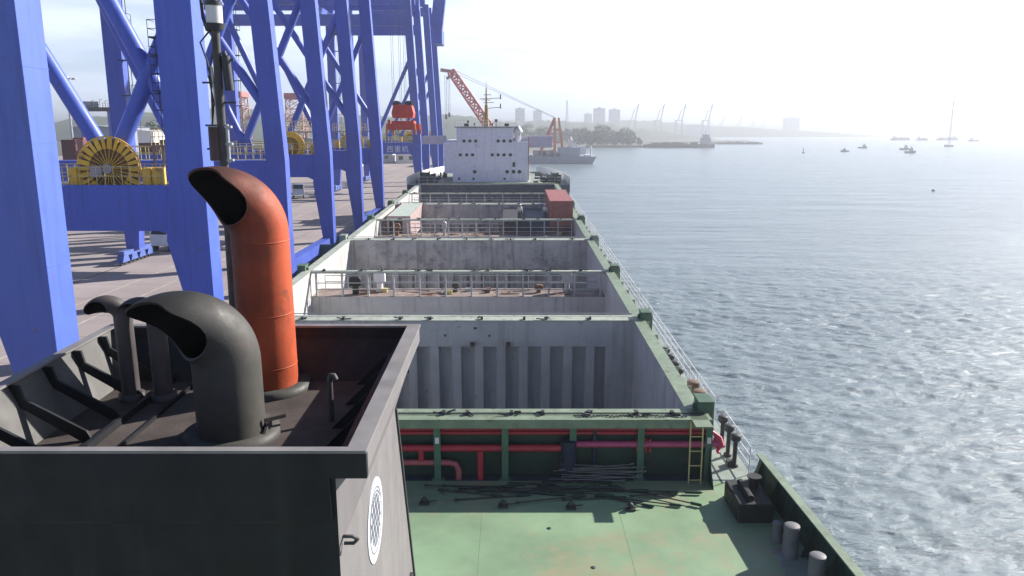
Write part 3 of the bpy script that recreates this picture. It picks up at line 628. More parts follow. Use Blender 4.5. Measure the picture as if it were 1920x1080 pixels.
# yellow signal mast
MY = mat('mast_ochre', (.42, .28, .10), .55, var=.2)
p0, p1 = pa(911, 238), pa(911, 152); b = MB(); ym = YA + 3
b.tube([(p0.x, ym, p0.z), (p0.x, ym, p0.z + 3.4)], [.42, .26], 10); b.tube([(p0.x, ym, p0.z + 3.4), (p0.x, ym, p0.z + 6)], [.16, .1], 8); b.tube([(p0.x, ym, p0.z + 6), (p0.x, ym, p1.z + .1)], .04, 6)
mo2 = b.build('signal_mast', MY, ac)
for py, xa, xb in ((185, 898, 938), (203, 911, 938), (177, 905, 920), (187, 903, 919), (192, 905, 925)):
    A, B = pa(xa, py), pa(xb, py - (2 if py in (185, 203) else 0)); g = MB(); g.bar((A.x, ym, A.z), (B.x, ym, B.z), .09, .09); 
    if xb == 938: g.tube([(B.x, ym, B.z - .2), (B.x, ym, B.z + .55)], .1, 8)
    g.build('yard_arm', mat('yard_dark', (.12, .11, .10), .5), ac)
# fore deck: bulwark, winches
fb = MB()
for i, j in ((1, 2), (2, 3), (3, 4), (9, 10), (10, 0), (8, 9)):
    A, B = bow[i], bow[j]; fb.bar((A[0], A[1], -10.3), (B[0], B[1], -10.3), .05, 1.2)
fb.build('fore_bulwark', WHITE, ship)
def winch(px, y, sc):
    p = ats(px, 330, y); z = -10.86; g = MB()
    g.box(p.x - .9 * sc, p.x + .9 * sc, y - .6, y + .6, z, z + .25); g.tube([(p.x - .6 * sc, y, z + .75), (p.x + .6 * sc, y, z + .75)], .55 * sc, 16); g.tube([(p.x - .75 * sc, y, z + .75), (p.x - .62 * sc, y, z + .75)], .8 * sc, 16); g.tube([(p.x + .62 * sc, y, z + .75), (p.x + .75 * sc, y, z + .75)], .8 * sc, 16); g.box(p.x + .8 * sc, p.x + 1.3 * sc, y - .4, y + .4, z, z + .9)
    g.build('mooring_winch', mat('winch_dark_green', (.05, .075, .06), .6), ship)
winch(1034, 121.8, 1.0); winch(1040, 127, .8); winch(797, 127, 1.0); winch(800, 122, .8); winch(1008, 130, .6)
rng = random.Random(21)
for k in range(26):
    g = MB()
    x = rng.choice([rng.uniform(-15, -11.2), rng.uniform(3.2, 7.5)]); y = rng.uniform(121, 133); s_ = rng.uniform(.12, .45); g.box(x - s_, x + s_, y - s_, y + s_, -10.86, -10.86 + rng.uniform(.3, 1.1)); g.build('deck_machinery', DARK, ship)
for x0, x1 in ((-15.6, -10.8), (3.0, 7.9)):
    g = MB()
    for dz in (.5, 1.0): g.tube([(x0, 121.2, -10.86 + dz), (x1, 121.2, -10.86 + dz)], .03, 6)
    for k in range(5): x = x0 + (x1 - x0) * k / 4; g.tube([(x, 121.2, -10.86), (x, 121.2, -9.86)], .03, 6)
    g.build('railing', WHITE, ship)

# ------------------------------------------------------------------ loose things aboard
rods = [(-.6, 24.6, 2.6, 8), (.4, 24.9, 3.0, -5), (1.4, 24.4, 2.4, 12), (2.2, 24.8, 2.8, -9), (2.9, 24.5, 2.2, 4), (3.3, 25.0, 3.1, 2), (2.5, 25.25, 3.0, -3), (1.6, 25.1, 3.2, 6), (3.9, 24.3, 2.0, -22), (4.8, 24.2, 2.0, -14), (5.6, 24.35, 1.9, -26), (5.0, 24.7, 1.7, 9), (-1.4, 24.9, 2.3, -12)]
for k in range(14): rods.append((random.uniform(-2.6, 5.4), random.uniform(24.9, 25.75), random.uniform(1.4, 3.2), random.uniform(-9, 9)))
rod0 = None
for k, (x, y, ln_, a) in enumerate(rods):
    M = SHIPM @ Matrix.Translation((x, y, -DK + .05 + .02 * (k % 4))) @ Matrix.Rotation(R(a), 4, 'Z')
    if rod0 is None:
        rod0 = thing('lashing_rod', '', 'lashing rod', (0, 0, 0), 'lashing rods on the deck'); MB().tube([(-1.2, 0, 0), (1.2, 0, 0)], .025, 7).build('rod', DARK, rod0)
        MB().tube([(.7, 0, 0), (1.15, 0, 0)], .055, 7).build('turnbuckle', GREEND, rod0); MB().bar((-1.3, 0, 0), (-1.15, 0, 0), .12, .03).build('hook', DARK, rod0); t = rod0
    else: t = copy_tree(rod0)
    t.matrix_world = M; t.scale.x = ln_ / 2.4
    t['label'] = 'dark lashing rod lying in the tangle on the green deck before the posts'
PALE_ROD = mat('dull_rod_steel', (.16, .155, .16), .5, var=.3)
pr0 = None
for k in range(12):
    M = SHIPM @ Matrix.Translation((random.uniform(2.6, 3.6), 25.5 + .03 * k, -DK + .25 + .035 * k)) @ Matrix.Rotation(R(random.uniform(-3, 3)), 4, 'Z') @ Matrix.Rotation(R(random.uniform(-4, 4)), 4, 'Y')
    if pr0 is None:
        pr0 = t = thing('lashing_rod', '', 'lashing rod', (0, 0, 0), 'pale rods bundled under the beam'); MB().tube([(-1.3, 0, 0), (1.3, 0, 0)], .014, 6).build('rod', PALE_ROD, t); MB().tube([(1.3, 0, 0), (1.42, 0, .03)], .03, 6).build('hook', PALE_ROD, t)
    else: t = copy_tree(pr0)
    t.matrix_world = M; t['label'] = 'thin pale rod in the loose bundle under the green beam'
for k, (x, y) in enumerate([(-3.0, 24.2), (-.3, 24.0), (2.0, 23.9), (4.0, 23.8)]):
    M = SHIPM @ Matrix.Translation((x, y, -DK))
    if k == 0:
        tl0 = t = thing('twistlock', '', 'twistlock', (0, 0, 0), 'twistlocks on the deck')
        MB().box(-.16, .16, -.12, .12, 0, .08).build('base', DARK, t); MB().lathe(0, 0, [(.09, .08), (.09, .16), (.12, .18), (.05, .26), (0, .27)], 10).build('cone', DARK, t); MB().bar((.1, 0, .1), (.42, .05, .1), .03, .03).build('handle', DARK, t)
    else: t = copy_tree(tl0)
    t.matrix_world = M
    t['label'] = ['small dark twistlock left of the lashing rods beside the funnel', 'small dark twistlock before the second visible green post', 'small dark twistlock before the middle green post', 'small dark twistlock before the fourth green post, nearest the rods on the right'][k]

def container(name, label, x, y, d, m, ln_=12.19, roof=None, ribs=True, doors=True, hgt=2.59, wd=2.438):
    t = thing(name, label, 'container', (0, 0, 0)); t.matrix_world = SHIPM @ Matrix.Translation((x, y, -d)); w2 = wd / 2
    fr = MB()
    for sx in (-w2, w2 - .14):
        for yy in (0, ln_ - .14): fr.box(sx, sx + .14, yy, yy + .14, 0, hgt)
        fr.box(sx, sx + .12, .14, ln_ - .14, 0, .14); fr.box(sx, sx + .12, .14, ln_ - .14, hgt - .1, hgt)
    for yy in (0, ln_ - .12): fr.box(-w2 + .14, w2 - .14, yy, yy + .12, 0, .14); fr.box(-w2 + .14, w2 - .14, yy, yy + .12, hgt - .12, hgt)
    fr.build('frame', m, t)
    def corr(x0, n_, L_, base, axis):
        a_ = []; s_ = L_ / n_
        for i in range(n_): a_ += [(i * s_, 0), (i * s_ + s_ * .3, 0), (i * s_ + s_ * .45, .036), (i * s_ + s_ * .85, .036)]
        a_.append((L_, 0)); return a_
    for sx in (-1, 1):
        w_ = MB(); a_ = corr(0, 40, ln_ - .28, 0, 'y'); v = []
        for q_, dd in a_: v += [(sx * (w2 - .02 - dd), .14 + q_, .14), (sx * (w2 - .02 - dd), .14 + q_, hgt - .1)]
        w_.add(v, [(2 * i, 2 * i + 1, 2 * i + 3, 2 * i + 2) for i in range(len(a_) - 1)]); w_.build('side_wall', m, t)
    w_ = MB(); a_ = corr(0, 9, wd - .28, 0, 'x'); v = []
    for q_, dd in a_: v += [(-w2 + .14 + q_, .02 + dd, .14), (-w2 + .14 + q_, .02 + dd, hgt - .12)]
    w_.add(v, [(2 * i, 2 * i + 1, 2 * i + 3, 2 * i + 2) for i in range(len(a_) - 1)]); w_.build('end_wall', m, t)
    MB().box(-w2 + .14, w2 - .14, ln_ - .06, ln_ - .02, .14, hgt - .12).build('door', m, t)
    MB().box(-w2 + .02, w2 - .02, .02, ln_ - .02, hgt - .03, hgt - .01).build('roof', roof or m, t)
    return t
YC = 80.9
container('shipping_container', 'faded red shipping container standing highest beside the starboard coaming', 5.18, YC, 11.66, CRED)
container('shipping_container', 'dark maroon shipping container directly beneath the red one', 5.18, YC, 14.27, CMAR)
container('shipping_container', 'dark blue shipping container under the man in blue trousers, left of the maroon one', 2.68, YC, 13.8, CBLU)
container('shipping_container', 'dull grey shipping container under the man in dark trousers', .18, YC, 13.8, CGRN)
tc_ = container('shipping_container', 'pale pink shipping container with light green roof at the port side of the far hatch', -11.9, YC, 13.25, CPNK, roof=mat('pale_green_roof', (.42, .48, .42), .6))
g = MB(); g.box(-1.05, .35, -.02, .019, .5, 2.2); g.build('opening', DARK, tc_)

def person(label, px, py_feet, y, d_feet, trousers, facing):
    p = ats(px, 400, y); t = thing('person', label, 'person', (0, 0, 0)); t.matrix_world = SHIPM @ Matrix.Translation((p.x, y, -d_feet)) @ Matrix.Rotation(R(facing), 4, 'Z')
    def skin(name, pts, edges, rad, m, root=0):
        me = bpy.data.meshes.new(name); me.from_pydata(pts, edges, []); me.materials.append(m); ob = bpy.data.objects.new(name, me); col.objects.link(ob); ob.parent = t
        sk = ob.modifiers.new('skin', 'SKIN'); sk.use_smooth_shade = True
        for i, r_ in enumerate(rad): me.skin_vertices[0].data[i].radius = r_ if isinstance(r_, tuple) else (r_, r_); me.skin_vertices[0].data[i].use_root = (i == root)
        ob.modifiers.new('sub', 'SUBSURF').levels = 1; ob.modifiers['sub'].render_levels = 1; return ob
    P = [(0, 0, .92), (0, 0, 1.15), (0, 0, 1.40), (0, .0, 1.50), (0, -.02, 1.60), (0, -.02, 1.72), (.18, 0, 1.40), (.24, -.02, 1.12), (.24, -.12, .88), (-.18, 0, 1.40), (-.25, .0, 1.12), (-.26, -.06, .86), (.09, 0, .88), (.11, -.04, .48), (.12, .0, .08), (.12, -.14, .03), (-.09, 0, .88), (-.11, .04, .48), (-.12, .06, .08), (-.12, -.08, .03), (.24, -.17, .80), (-.26, -.1, .78)]
    E = [(0, 1), (1, 2), (2, 3), (3, 4), (4, 5), (2, 6), (6, 7), (7, 8), (2, 9), (9, 10), (10, 11), (0, 12), (12, 13), (13, 14), (14, 15), (0, 16), (16, 17), (17, 18), (18, 19), (8, 20), (11, 21)]
    Rd = [(.15, .11), (.14, .10), (.16, .10), .06, .09, .07, .065, .05, .035, .065, .05, .035, .085, .06, .045, .04, .085, .06, .045, .04, .03, .03]
    skin('body', P, E, Rd, SKIN)
    skin('shirt', [(0, 0, .95), (0, 0, 1.15), (0, 0, 1.40), (.18, 0, 1.40), (.24, -.02, 1.12), (.24, -.10, .95), (-.18, 0, 1.40), (-.25, 0, 1.12), (-.26, -.05, .95)], [(0, 1), (1, 2), (2, 3), (3, 4), (4, 5), (2, 6), (6, 7), (7, 8)], [(.165, .125), (.155, .115), (.175, .115), .08, .065, .05, .08, .065, .05], CLW)
    skin('trousers', [(0, 0, .95), (.09, 0, .86), (.11, -.04, .48), (.12, 0, .1), (-.09, 0, .86), (-.11, .04, .48), (-.12, .06, .1)], [(0, 1), (1, 2), (2, 3), (0, 4), (4, 5), (5, 6)], [(.165, .125), .10, .075, .065, .10, .075, .065], trousers)
    hm = MB(); hm.lathe(0, -.02, [(0, 1.79), (.07, 1.775), (.11, 1.72), (.12, 1.665), (.15, 1.66), (.15, 1.65), (.11, 1.65)], 14); hm.build('helmet', WHITE, t)
    return t
person('worker in pale shirt and dark trousers standing left of the red container, farther from it', 975, 412, 81.6, 11.21, CLD, 25)
person('worker in pale shirt and blue trousers standing right beside the red container', 1022, 412, 81.8, 11.21, CLB, -30)

# ------------------------------------------------------------------ quay and cranes
QZ = 4.5
qe = -16.9
def land():
    m = MB(); poly = [(qe, -60), (qe, 385), (-60, 420), (-260, 430), (-700, 430), (-700, -60)]
    m.prism(poly, -3, QZ, 'z'); struct('quay_ground', m, CONC)
    ln_ = MB(); z = QZ + .004
    def stripe(x, wd, y0, y1): ln_.quad((x, y0, z), (x + wd, y0, z), (x + wd, y1, z), (x, y1, z))
    for x in (-23.5, -24.6, -31.0, -34.5): stripe(x, .22, 20, 380)
    for x in (-20.9, -20.1, -40.4, -39.6): pass
    struct('road_marking', ln_, LINEM)
    for (ax_, ay_) in ((-47.5, 66), (-50.5, 74)):
        a_ = MB(); a_.quad((ax_ - .15, ay_, z), (ax_ + .15, ay_, z), (ax_ + .15, ay_ + 3.5, z), (ax_ - .15, ay_ + 3.5, z)); a_.quad((ax_ - .6, ay_ + 3.5, z), (ax_ + .6, ay_ + 3.5, z), (ax_, ay_ + 5.2, z)); struct('road_marking', a_, LINEM)
    r = MB()
    for x in (-19.7, -39.7):
        for dx in (-.05,): r.box(x + dx, x + dx + .1, -20, 380, QZ + .005, QZ + .03)
    struct('crane_rail_track', r, DARK)
    j = MB()
    for k in range(60): y = 20 + 6 * k; j.quad((-120, y, z), (qe - 1, y, z), (qe - 1, y + .06, z), (-120, y + .06, z))
    for x in (-27.5, -46, -52, -58): j.quad((x, 10, z + .002), (x + .06, 10, z + .002), (x + .06, 380, z + .002), (x, 380, z + .002))
    struct('paving_joint', j, mat('joint_dark', (.12, .105, .10), .9))
    k_ = MB(); k_.box(qe - .6, qe, -20, 385, QZ, QZ + .22); struct('kerb', k_, mat('kerb_yellow_worn', (.34, .30, .20), .8, rust=.2))
land()

def crane(name, label, base_y, gap, A=None):
    """seaside legs on X=-19.7, portal frames at base_y and base_y+gap"""
    big = A is not None
    w_leg, d_leg, lean = (2.1, 1.7, 0.) if big else (1.5, 1.25, .052)
    zt, zb = (14.75, 11.95) if big else (15.6, 13.3)
    top = 48.0; xs = -18.62                                   # seaward face of the seaside legs
    XLd = -39.7; xm = -24.9 if big else -27.6
    base = Vector((-29, base_y + gap / 2, QZ)); t = thing(name, label, 'crane', base, 'blue gantry cranes along the quay')
    m = BLUE if big else BLUE2
    for fy in (base_y, base_y + gap):
        y0, y1 = fy - d_leg, fy
        # seaside leg: tapered foot below the portal, straight box above
        l = MB(); zk = zb - .6
        def sec(z, x0, x1): return [(x0, y0, z), (x1, y0, z), (x1, y1, z), (x0, y1, z)]
        w_foot = w_leg * .66
        S = [sec(QZ + 1.4, xs - w_foot, xs), sec(zk, xs - w_leg * 1.25, xs), sec(zt, xs - w_leg * 1.05, xs), sec(top, xs - w_leg - lean * (top - zt), xs - lean * (top - zt))]
        v = [p for s_ in S for p in s_]; fs = [(i * 4 + k, i * 4 + (k + 1) % 4, (i + 1) * 4 + (k + 1) % 4, (i + 1) * 4 + k) for i in range(3) for k in range(4)] + [(3, 2, 1, 0), (12, 13, 14, 15)]
        l.add(v, fs); lg = l.build('leg', m, t, bevel=.03)
        for zz in (9, 12.6): MB().box(xs - lean * max(0, zz - zt), xs - lean * max(0, zz - zt) + .012, y0 + .06, y1 - .06, zz, zz + .03).build('leg_seam', m, lg)
        for zz in (17.5, 20.4, 23.3, 26.2, 29.1, 32.0, 35.0):
            dx_ = -lean * (zz - zt); wz = w_leg * (1.05 - .05 * (zz - zt) / (top - zt)); MB().box(xs + dx_ - wz - .008, xs + dx_ + .010, y0 - .010, y1 + .010, zz, zz + .045).build('leg_seam', m, lg)
        # landside leg
        l = MB(); X0, X1 = XLd - 1.0, XLd + .75
        S = [sec(QZ + 1.4, X0 + .3, X1 - .1), sec(zk, X0, X1 + .5), sec(zt, X0, X1), sec(top, X0, X1)]
        l.add([p for s_ in S for p in s_], fs); l.build('leg', m, t, bevel=.03)
        # portal beam with haunches
        b = MB(); xa, xb = xs - w_leg * 1.02, XLd + .7
        b.prism([(xb, zb), (xb, zt), (xa, zt), (xa, zb - .9), (xa - .35, zb - .25), (xa - .9, zb), ][::-1], y0 + .12, (y0 + .72) if fy > base_y else (y1 - .12), 'y')
        b.build('portal_beam', m, t)
        # round bracing tubes
        yc = (y0 + y1) / 2 if fy == base_y else y1 + .15; r = .50 if big else .38
        zn = zt + 1.4
        top1 = (xs - w_leg * .6 - lean * 16, yc, 26.0 if big else 32.5); 
        def tb(a, b_): MB().tube([a, b_], r, 16).build('brace_tube', m, t)
        tb((xm, yc, zn), top1)
        tb((xs - w_leg * .8, yc + .05, zt + (2.6 if big else 3.6)), (-30.8 if big else -32.4, yc + .05, 39.2))
        tb((xm - .3, yc, zn), (XLd + .6, yc, zn + 26))
        g = MB(); g.prism([(xm - 1.3, zt), (xm + .9, zt), (xm + .5, zn + .2), (xm - .7, zn + .2)], yc - .12, yc + .12, 'y'); g.build('gusset_plate', m, t)
        # upper cross beams
        b = MB(); b.box(XLd - (22 if fy == base_y else 0), xs - w_leg - lean * 20, y0 + .1, y1 - .1, 38.5, 40.6); b.build('cross_beam', m, t)
        # bogies at both rails
        for xr in (xs - .75, XLd - .1):
            bo = MB()
            for dy in (-2.7, -.9, .9, 2.7):
                bo.prism([(fy - .6 + dy - .75, QZ + .35), (fy - .6 + dy + .75, QZ + .35), (fy - .6 + dy + .45, QZ + 1.0), (fy - .6 + dy - .45, QZ + 1.0)], xr - .35, xr + .35, 'x')
            bo.box(xr - .3, xr + .3, fy - 3.6, fy + 2.4, QZ + .95, QZ + 1.42)
            bo.box(xr - .7, xr - .36, fy - 3.0, fy - 2.3, QZ + .5, QZ + 1.1); bo.box(xr - .7, xr - .36, fy + .8, fy + 1.5, QZ + .5, QZ + 1.1)
            bq = bo.build('bogie', mat('bogie_blue', (.09, .14, .40), .5, rust=.2), t)
            for dy in (-3.1, -2.3, -1.3, -.5, .5, 1.3, 2.2, 3.0):
                wv = MB(); wv.tube([(xr - .09, fy - .6 + dy, QZ + .36), (xr + .09, fy - .6 + dy, QZ + .36)], .33, 14); wv.build('wheel', DARK, bq)
    # sill beams between the frames
    for xr in (xs - .8,):
        MB().box(xr - .45, xr + .45, base_y, base_y + gap - d_leg, QZ + 1.42, QZ + 2.5).build('sill_beam', m, t)
    # upper girders along the boom direction and machinery house
    g = MB()
    for fy in (base_y + gap / 2 - 4.2, base_y + gap / 2 + 3.4): g.box(XLd - 26, xs - 1.2, fy, fy + .9, 43.2, 45.6)
    g.build('main_girder', m, t)
    g = MB()
    for xx in (XLd + .3,): g.box(xx - .7, xx + .7, base_y, base_y + gap - d_leg, 40.6, 42.6)
    g.build('top_tie_beam', m, t)
    # walkways with railings on the near portal beam
    for fi, fy in enumerate((base_y, base_y + gap)):
        y0 = fy + .05; xa, xb = xs - w_leg - .4, xm - 7.5
        pl = MB(); pl.box(xb, xa, y0, y0 + 2.6, zt - .12, zt - .02); pw = pl.build('walkway', mat('walkway_grating', (.10, .10, .11), .8), t)
        rl = MB()
        for yy in (fy - d_leg + .15, y0 + 2.55):
            for dz in (.55, 1.1): rl.tube([(xb, yy, zt + dz), (xa, yy, zt + dz)], .03, 6)
            n_ = 22
            for k in range(n_ + 1): x = xb + (xa - xb) * k / n_; rl.tube([(x, yy, zt), (x, yy, zt + 1.1)], .028, 6)
        rl.build('railing', YELR, t)
        if fi == 1:
            up = MB(); ux0, ux1, uy = xm + 1.2, xa, y0 + 2.7; up.box(ux0, ux1, uy, uy + 1.3, zt + 2.2, zt + 2.32)
            for k in range(5): x = ux0 + .1 + (ux1 - ux0 - .2) * k / 4; up.box(x - .06, x + .06, uy + .02, uy + .14, zt - .02, zt + 2.2)
            up.build('upper_walkway', mat('walkway_rust_pale', (.30, .21, .15), .8, var=.3), t)
            rl = MB()
            for yy in (uy + .05, uy + 1.25):
                for dz in (.55, 1.1): rl.tube([(ux0, yy, zt + 2.3 + dz), (ux1, yy, zt + 2.3 + dz)], .03, 6)
                for k in range(11): x = ux0 + (ux1 - ux0) * k / 10; rl.tube([(x, yy, zt + 2.3), (x, yy, zt + 3.4)], .028, 6)
            rl.build('railing', YELR, t)
        # cable reel behind the beam
        if fi == 1:
            rx, ry, rz = (-24.85, fy - d_leg + 1.0, zt + .95) if big else (-22.9, fy - d_leg + .95, zt + .8); rr = 1.95 if big else 1.5
            wl = MB(); n_ = 44
            for k in range(n_):
                a0, a1 = 2 * math.pi * k / n_, 2 * math.pi * (k + 1) / n_
                wl.tube([(rx + rr * math.cos(a0), ry, rz + rr * math.sin(a0)), (rx + rr * math.cos(a1), ry, rz + rr * math.sin(a1))], .045, 6, cap=False)
            reel = wl.build('cable_reel', YEL, t)
            sp_ = MB()
            for k in range(26):
                a0 = 2 * math.pi * k / 26; c_, s_ = math.cos(a0), math.sin(a0)
                sp_.bar((rx + .62 * rr * c_, ry, rz + .62 * rr * s_), (rx + .99 * rr * c_, ry, rz + .99 * rr * s_), (.2 if k % 2 else .3), .05, up=(0, 1, 0)); sp_.tube([(rx + .15 * c_, ry - .06, rz + .15 * s_), (rx + .64 * rr * c_, ry, rz + .64 * rr * s_)], .025, 5)
            sp_.build('spoke', YEL, reel)
            dr_ = MB(); dr_.tube([(rx, ry + .06, rz), (rx, ry + .3, rz)], rr * .93, 40); dr_.build('wound_cable', mat('cable_brown', (.19, .10, .05), .8, var=.4, scale=4), reel)
            hb = MB(); hb.tube([(rx, ry - .3, rz), (rx, ry + .1, rz)], .3, 16); hb.box(rx - 1.0, rx - .3, ry - .35, ry - .1, rz - .5, rz + .2); hb.build('reel_drive', mat('drive_grey', (.40, .36, .36), .6, rust=.2), reel)
            for dx in (2.15, 2.75, -2.4): MB().box(rx + dx, rx + dx + .5, ry - .3, ry + .5, zt - .02, zt + 1.0).build('motor_cabinet', YEL, t)
    # zig-zag stair platforms up the landside leg and cabin platforms
    sp_ = MB()
    for k in range(9):
        z = 18 + k * 3.4; y = base_y + gap - 1.6; x = xs - w_leg - .4 if big and k > 9 else XLd + .8
        sp_.box(x, x + 1.1, y - .6, y + .6, z, z + .08)
        for dz in (.5, 1.05): sp_.tube([(x + 1.1, y - .6, z + dz), (x + 1.1, y + .6, z + dz)], .03, 5)
        for yy in (-.6, .6): sp_.tube([(x + 1.1, y + yy, z), (x + 1.1, y + yy, z + 1.05)], .03, 5); 
        sp_.tube([(x + .5, y + .3, z), (x + .5, y + .3, z + 3.4)], .04, 5); sp_.tube([(x + .8, y + .3, z), (x + .8, y + .3, z + 3.4)], .04, 5)
    sp_.build('stair_platform', DARK, t)
    return t
YG = 15.95
cA = crane('gantry_crane', 'nearest blue gantry crane with a big yellow cable reel above its portal beam', 32.2, 16.7, A=1)
cB = crane('gantry_crane', 'second nearest blue gantry crane, its legs rising right behind the red exhaust pipe', 65.5, YG)
cC = copy_tree(cB); cC.location.y += 97.4 - 65.5; cC['label'] = 'third blue gantry crane, its legs left of the hanging red spreader'
cD = copy_tree(cB); cD.location.y += 162 - 65.5; cD['label'] = 'fourth blue gantry crane with white lettering on its portal beam'
cE = copy_tree(cB); cE.location.y += 198.5 - 65.5; 
for ch in cE.children:
    if ch.name.split('.')[0] in ('cross_beam', 'main_girder', 'top_tie_beam'): ch.location.z += 9
cE['label'] = 'farthest blue gantry crane, its legs beside the white bridge block'
# the two farthest cranes have only the one rising brace in each frame
for cr in (cD, cE):
    for ch in list(cr.children):
        if ch.name.split('.')[0] == 'brace_tube':
            vv = ch.data.vertices; a, b_ = vv[0].co, vv[len(vv) - 1].co
            if (a.z - b_.z) * (a.x - b_.x) < 0: bpy.data.objects.remove(ch)
# inner stair platforms on the second leg of crane A
sp_ = MB(); x = -18.62 - 2.1
for k, (pyy) in enumerate((72, 105, 140, 172, 208)):
    p = at(322, pyy, 48.2); sp_.box(x - .75, x + .02, 47.6, 48.5, p.z, p.z + .06); 
    for dz in (.5, 1.0): sp_.tube([(x - .73, 47.6, p.z + dz), (x - .73, 48.5, p.z + dz)], .02, 5); sp_.tube([(x - .73, 47.6, p.z + dz), (x, 47.6, p.z + dz)], .02, 5)
    sp_.tube([(x - .73, 47.6, p.z), (x - .73, 47.6, p.z + 1)], .02, 5); sp_.tube([(x - .4, 47.7, p.z), (x - .4, 47.7, p.z - 1.2)], .025, 5)
sp_.build('stair_platform', DARK, cA)
for a, b_ in (((-18.7, 29.6, 4.6), None),): pass
# boom and trolley of the third crane, over the hanging spreader
bm_ = MB()
for fy in (97.4 + YG / 2 - 4.2, 97.4 + YG / 2 + 3.4): bm_.box(-19.8, 16, fy, fy + .9, 43.3, 45.5)
BASE[cC] = Vector((-29, 97.4 + YG / 2, QZ)); bm_.build('boom', BLUE2, cC)
tr = MB(); tr.box(-17.6, -11.6, 97.4 + YG / 2 - 4.3, 97.4 + YG / 2 + 4.4, 42.4, 43.25); tr.build('trolley', BLUE2, cC)
# raised boom foot on the last crane
BASE[cE] = Vector((-29, 198.5 + YG / 2, QZ)); bf = MB(); bf.bar((-19.2, 206.5, 43.5), (-16.8, 206.5, 62), 2.6, 3.0); bf.box(-20.2, -17.6, 203, 210, 39.5, 43); bf.build('boom', BLUE2, cE)
BASE[cD] = Vector((-29, 162 + YG / 2, QZ))
# lettering on the fourth crane's portal beam
cu = bpy.data.curves.new('portal_lettering', 'FONT'); cu.body = '西重机'; cu.size = 1.45; cu.extrude = .01; cu.space_character = 1.12
tmp = bpy.data.objects.new('lettering_curve', cu); col.objects.link(tmp); bpy.context.view_layer.update()
lm = bpy.data.meshes.new_from_object(tmp.evaluated_get(bpy.context.evaluated_depsgraph_get())); bpy.data.objects.remove(tmp); bpy.data.curves.remove(cu)
lm.name = 'portal_lettering'; lm.materials.clear(); lm.materials.append(WHITE); ob = bpy.data.objects.new('portal_lettering', lm); col.objects.link(ob); ob.parent = cD
px_ = at(724, 277, 160.5); ob.location = Vector((px_.x, 162 - 1.25 + .10, 13.75)) - BASE[cD]; ob.rotation_euler = (R(90), 0, 0)

# hanging spreader
YS = 105.3; c = at(757, 222, YS)
t = thing('spreader', 'red container spreader hanging on wire ropes over the ship', 'spreader', (c.x, YS, c.z - 2.2))
X, Z = c.x, c.z
b = MB(); b.prism([(X - 1.35, Z + .05), (X + 1.35, Z + .05), (X + 1.45, Z + .7), (X + 1.2, Z + 1.75), (X - 1.2, Z + 1.75), (X - 1.45, Z + .7)], YS - 1.1, YS + 1.1, 'y'); b.build('head_block', ORANGE, t, bevel=.06)
for dx in (-.8, .8):
    for dy in (-.8, .8):
        b = MB(); b.tube([(X + dx, YS + dy - .12, Z + 1.75), (X + dx, YS + dy + .12, Z + 1.75)], .52, 18); b.build('sheave', DARK, t)
b = MB(); b.box(X - 1.8, X + 1.8, YS - 3.0, YS - 2.5, Z - 1.5, Z - .7); b.box(X - 1.8, X + 1.8, YS + 2.5, YS + 3.0, Z - 1.5, Z - .7); b.box(X - .95, X - .45, YS - 2.5, YS + 2.5, Z - 1.35, Z - .75); b.box(X + .45, X + .95, YS - 2.5, YS + 2.5, Z - 1.35, Z - .75); b.box(X - 1.5, X + 1.5, YS - 1, YS + 1, Z - .75, Z - .35)
for dx in (-1.5, 1.5): b.box(X + dx - .18, X + dx + .18, YS - 3.06, YS - 2.9, Z - .9, Z - .2)
b.build('spreader_frame', ORANGE, t, bevel=.04)
for dx in (-1.75, 1.75):
    for dy in (-2.9, 2.9):
        b = MB(); b.prism([(X + dx - .14, Z - .7), (X + dx + .14, Z - .7), (X + dx * 1.08 + .1, Z - 2.1), (X + dx * 1.08 - .1, Z - 2.1)], YS + dy - .12, YS + dy + .12, 'y'); b.build('flipper_arm', mat('flipper_orange', (.60, .16, .05), .5, rust=.3), t)
b = MB()
for dx in (-.9, -.2, .5, 1.1): b.tube([(X + dx, YS - 1.0, Z - .3), (X + dx * 1.1, YS - 1.02, Z + .1)], .1, 8)
b.build('link_pin', mat('pin_pale', (.55, .40, .36), .5), t)
b = MB()
for dx in (-1.28, -.3, .3, 1.28):
    for dy in (-.8, .8): b.tube([(X + dx, YS + dy, Z + 1.8), (X + dx, YS + dy, 42.5)], .022, 5)
b.build('wire_rope', DARK, t)

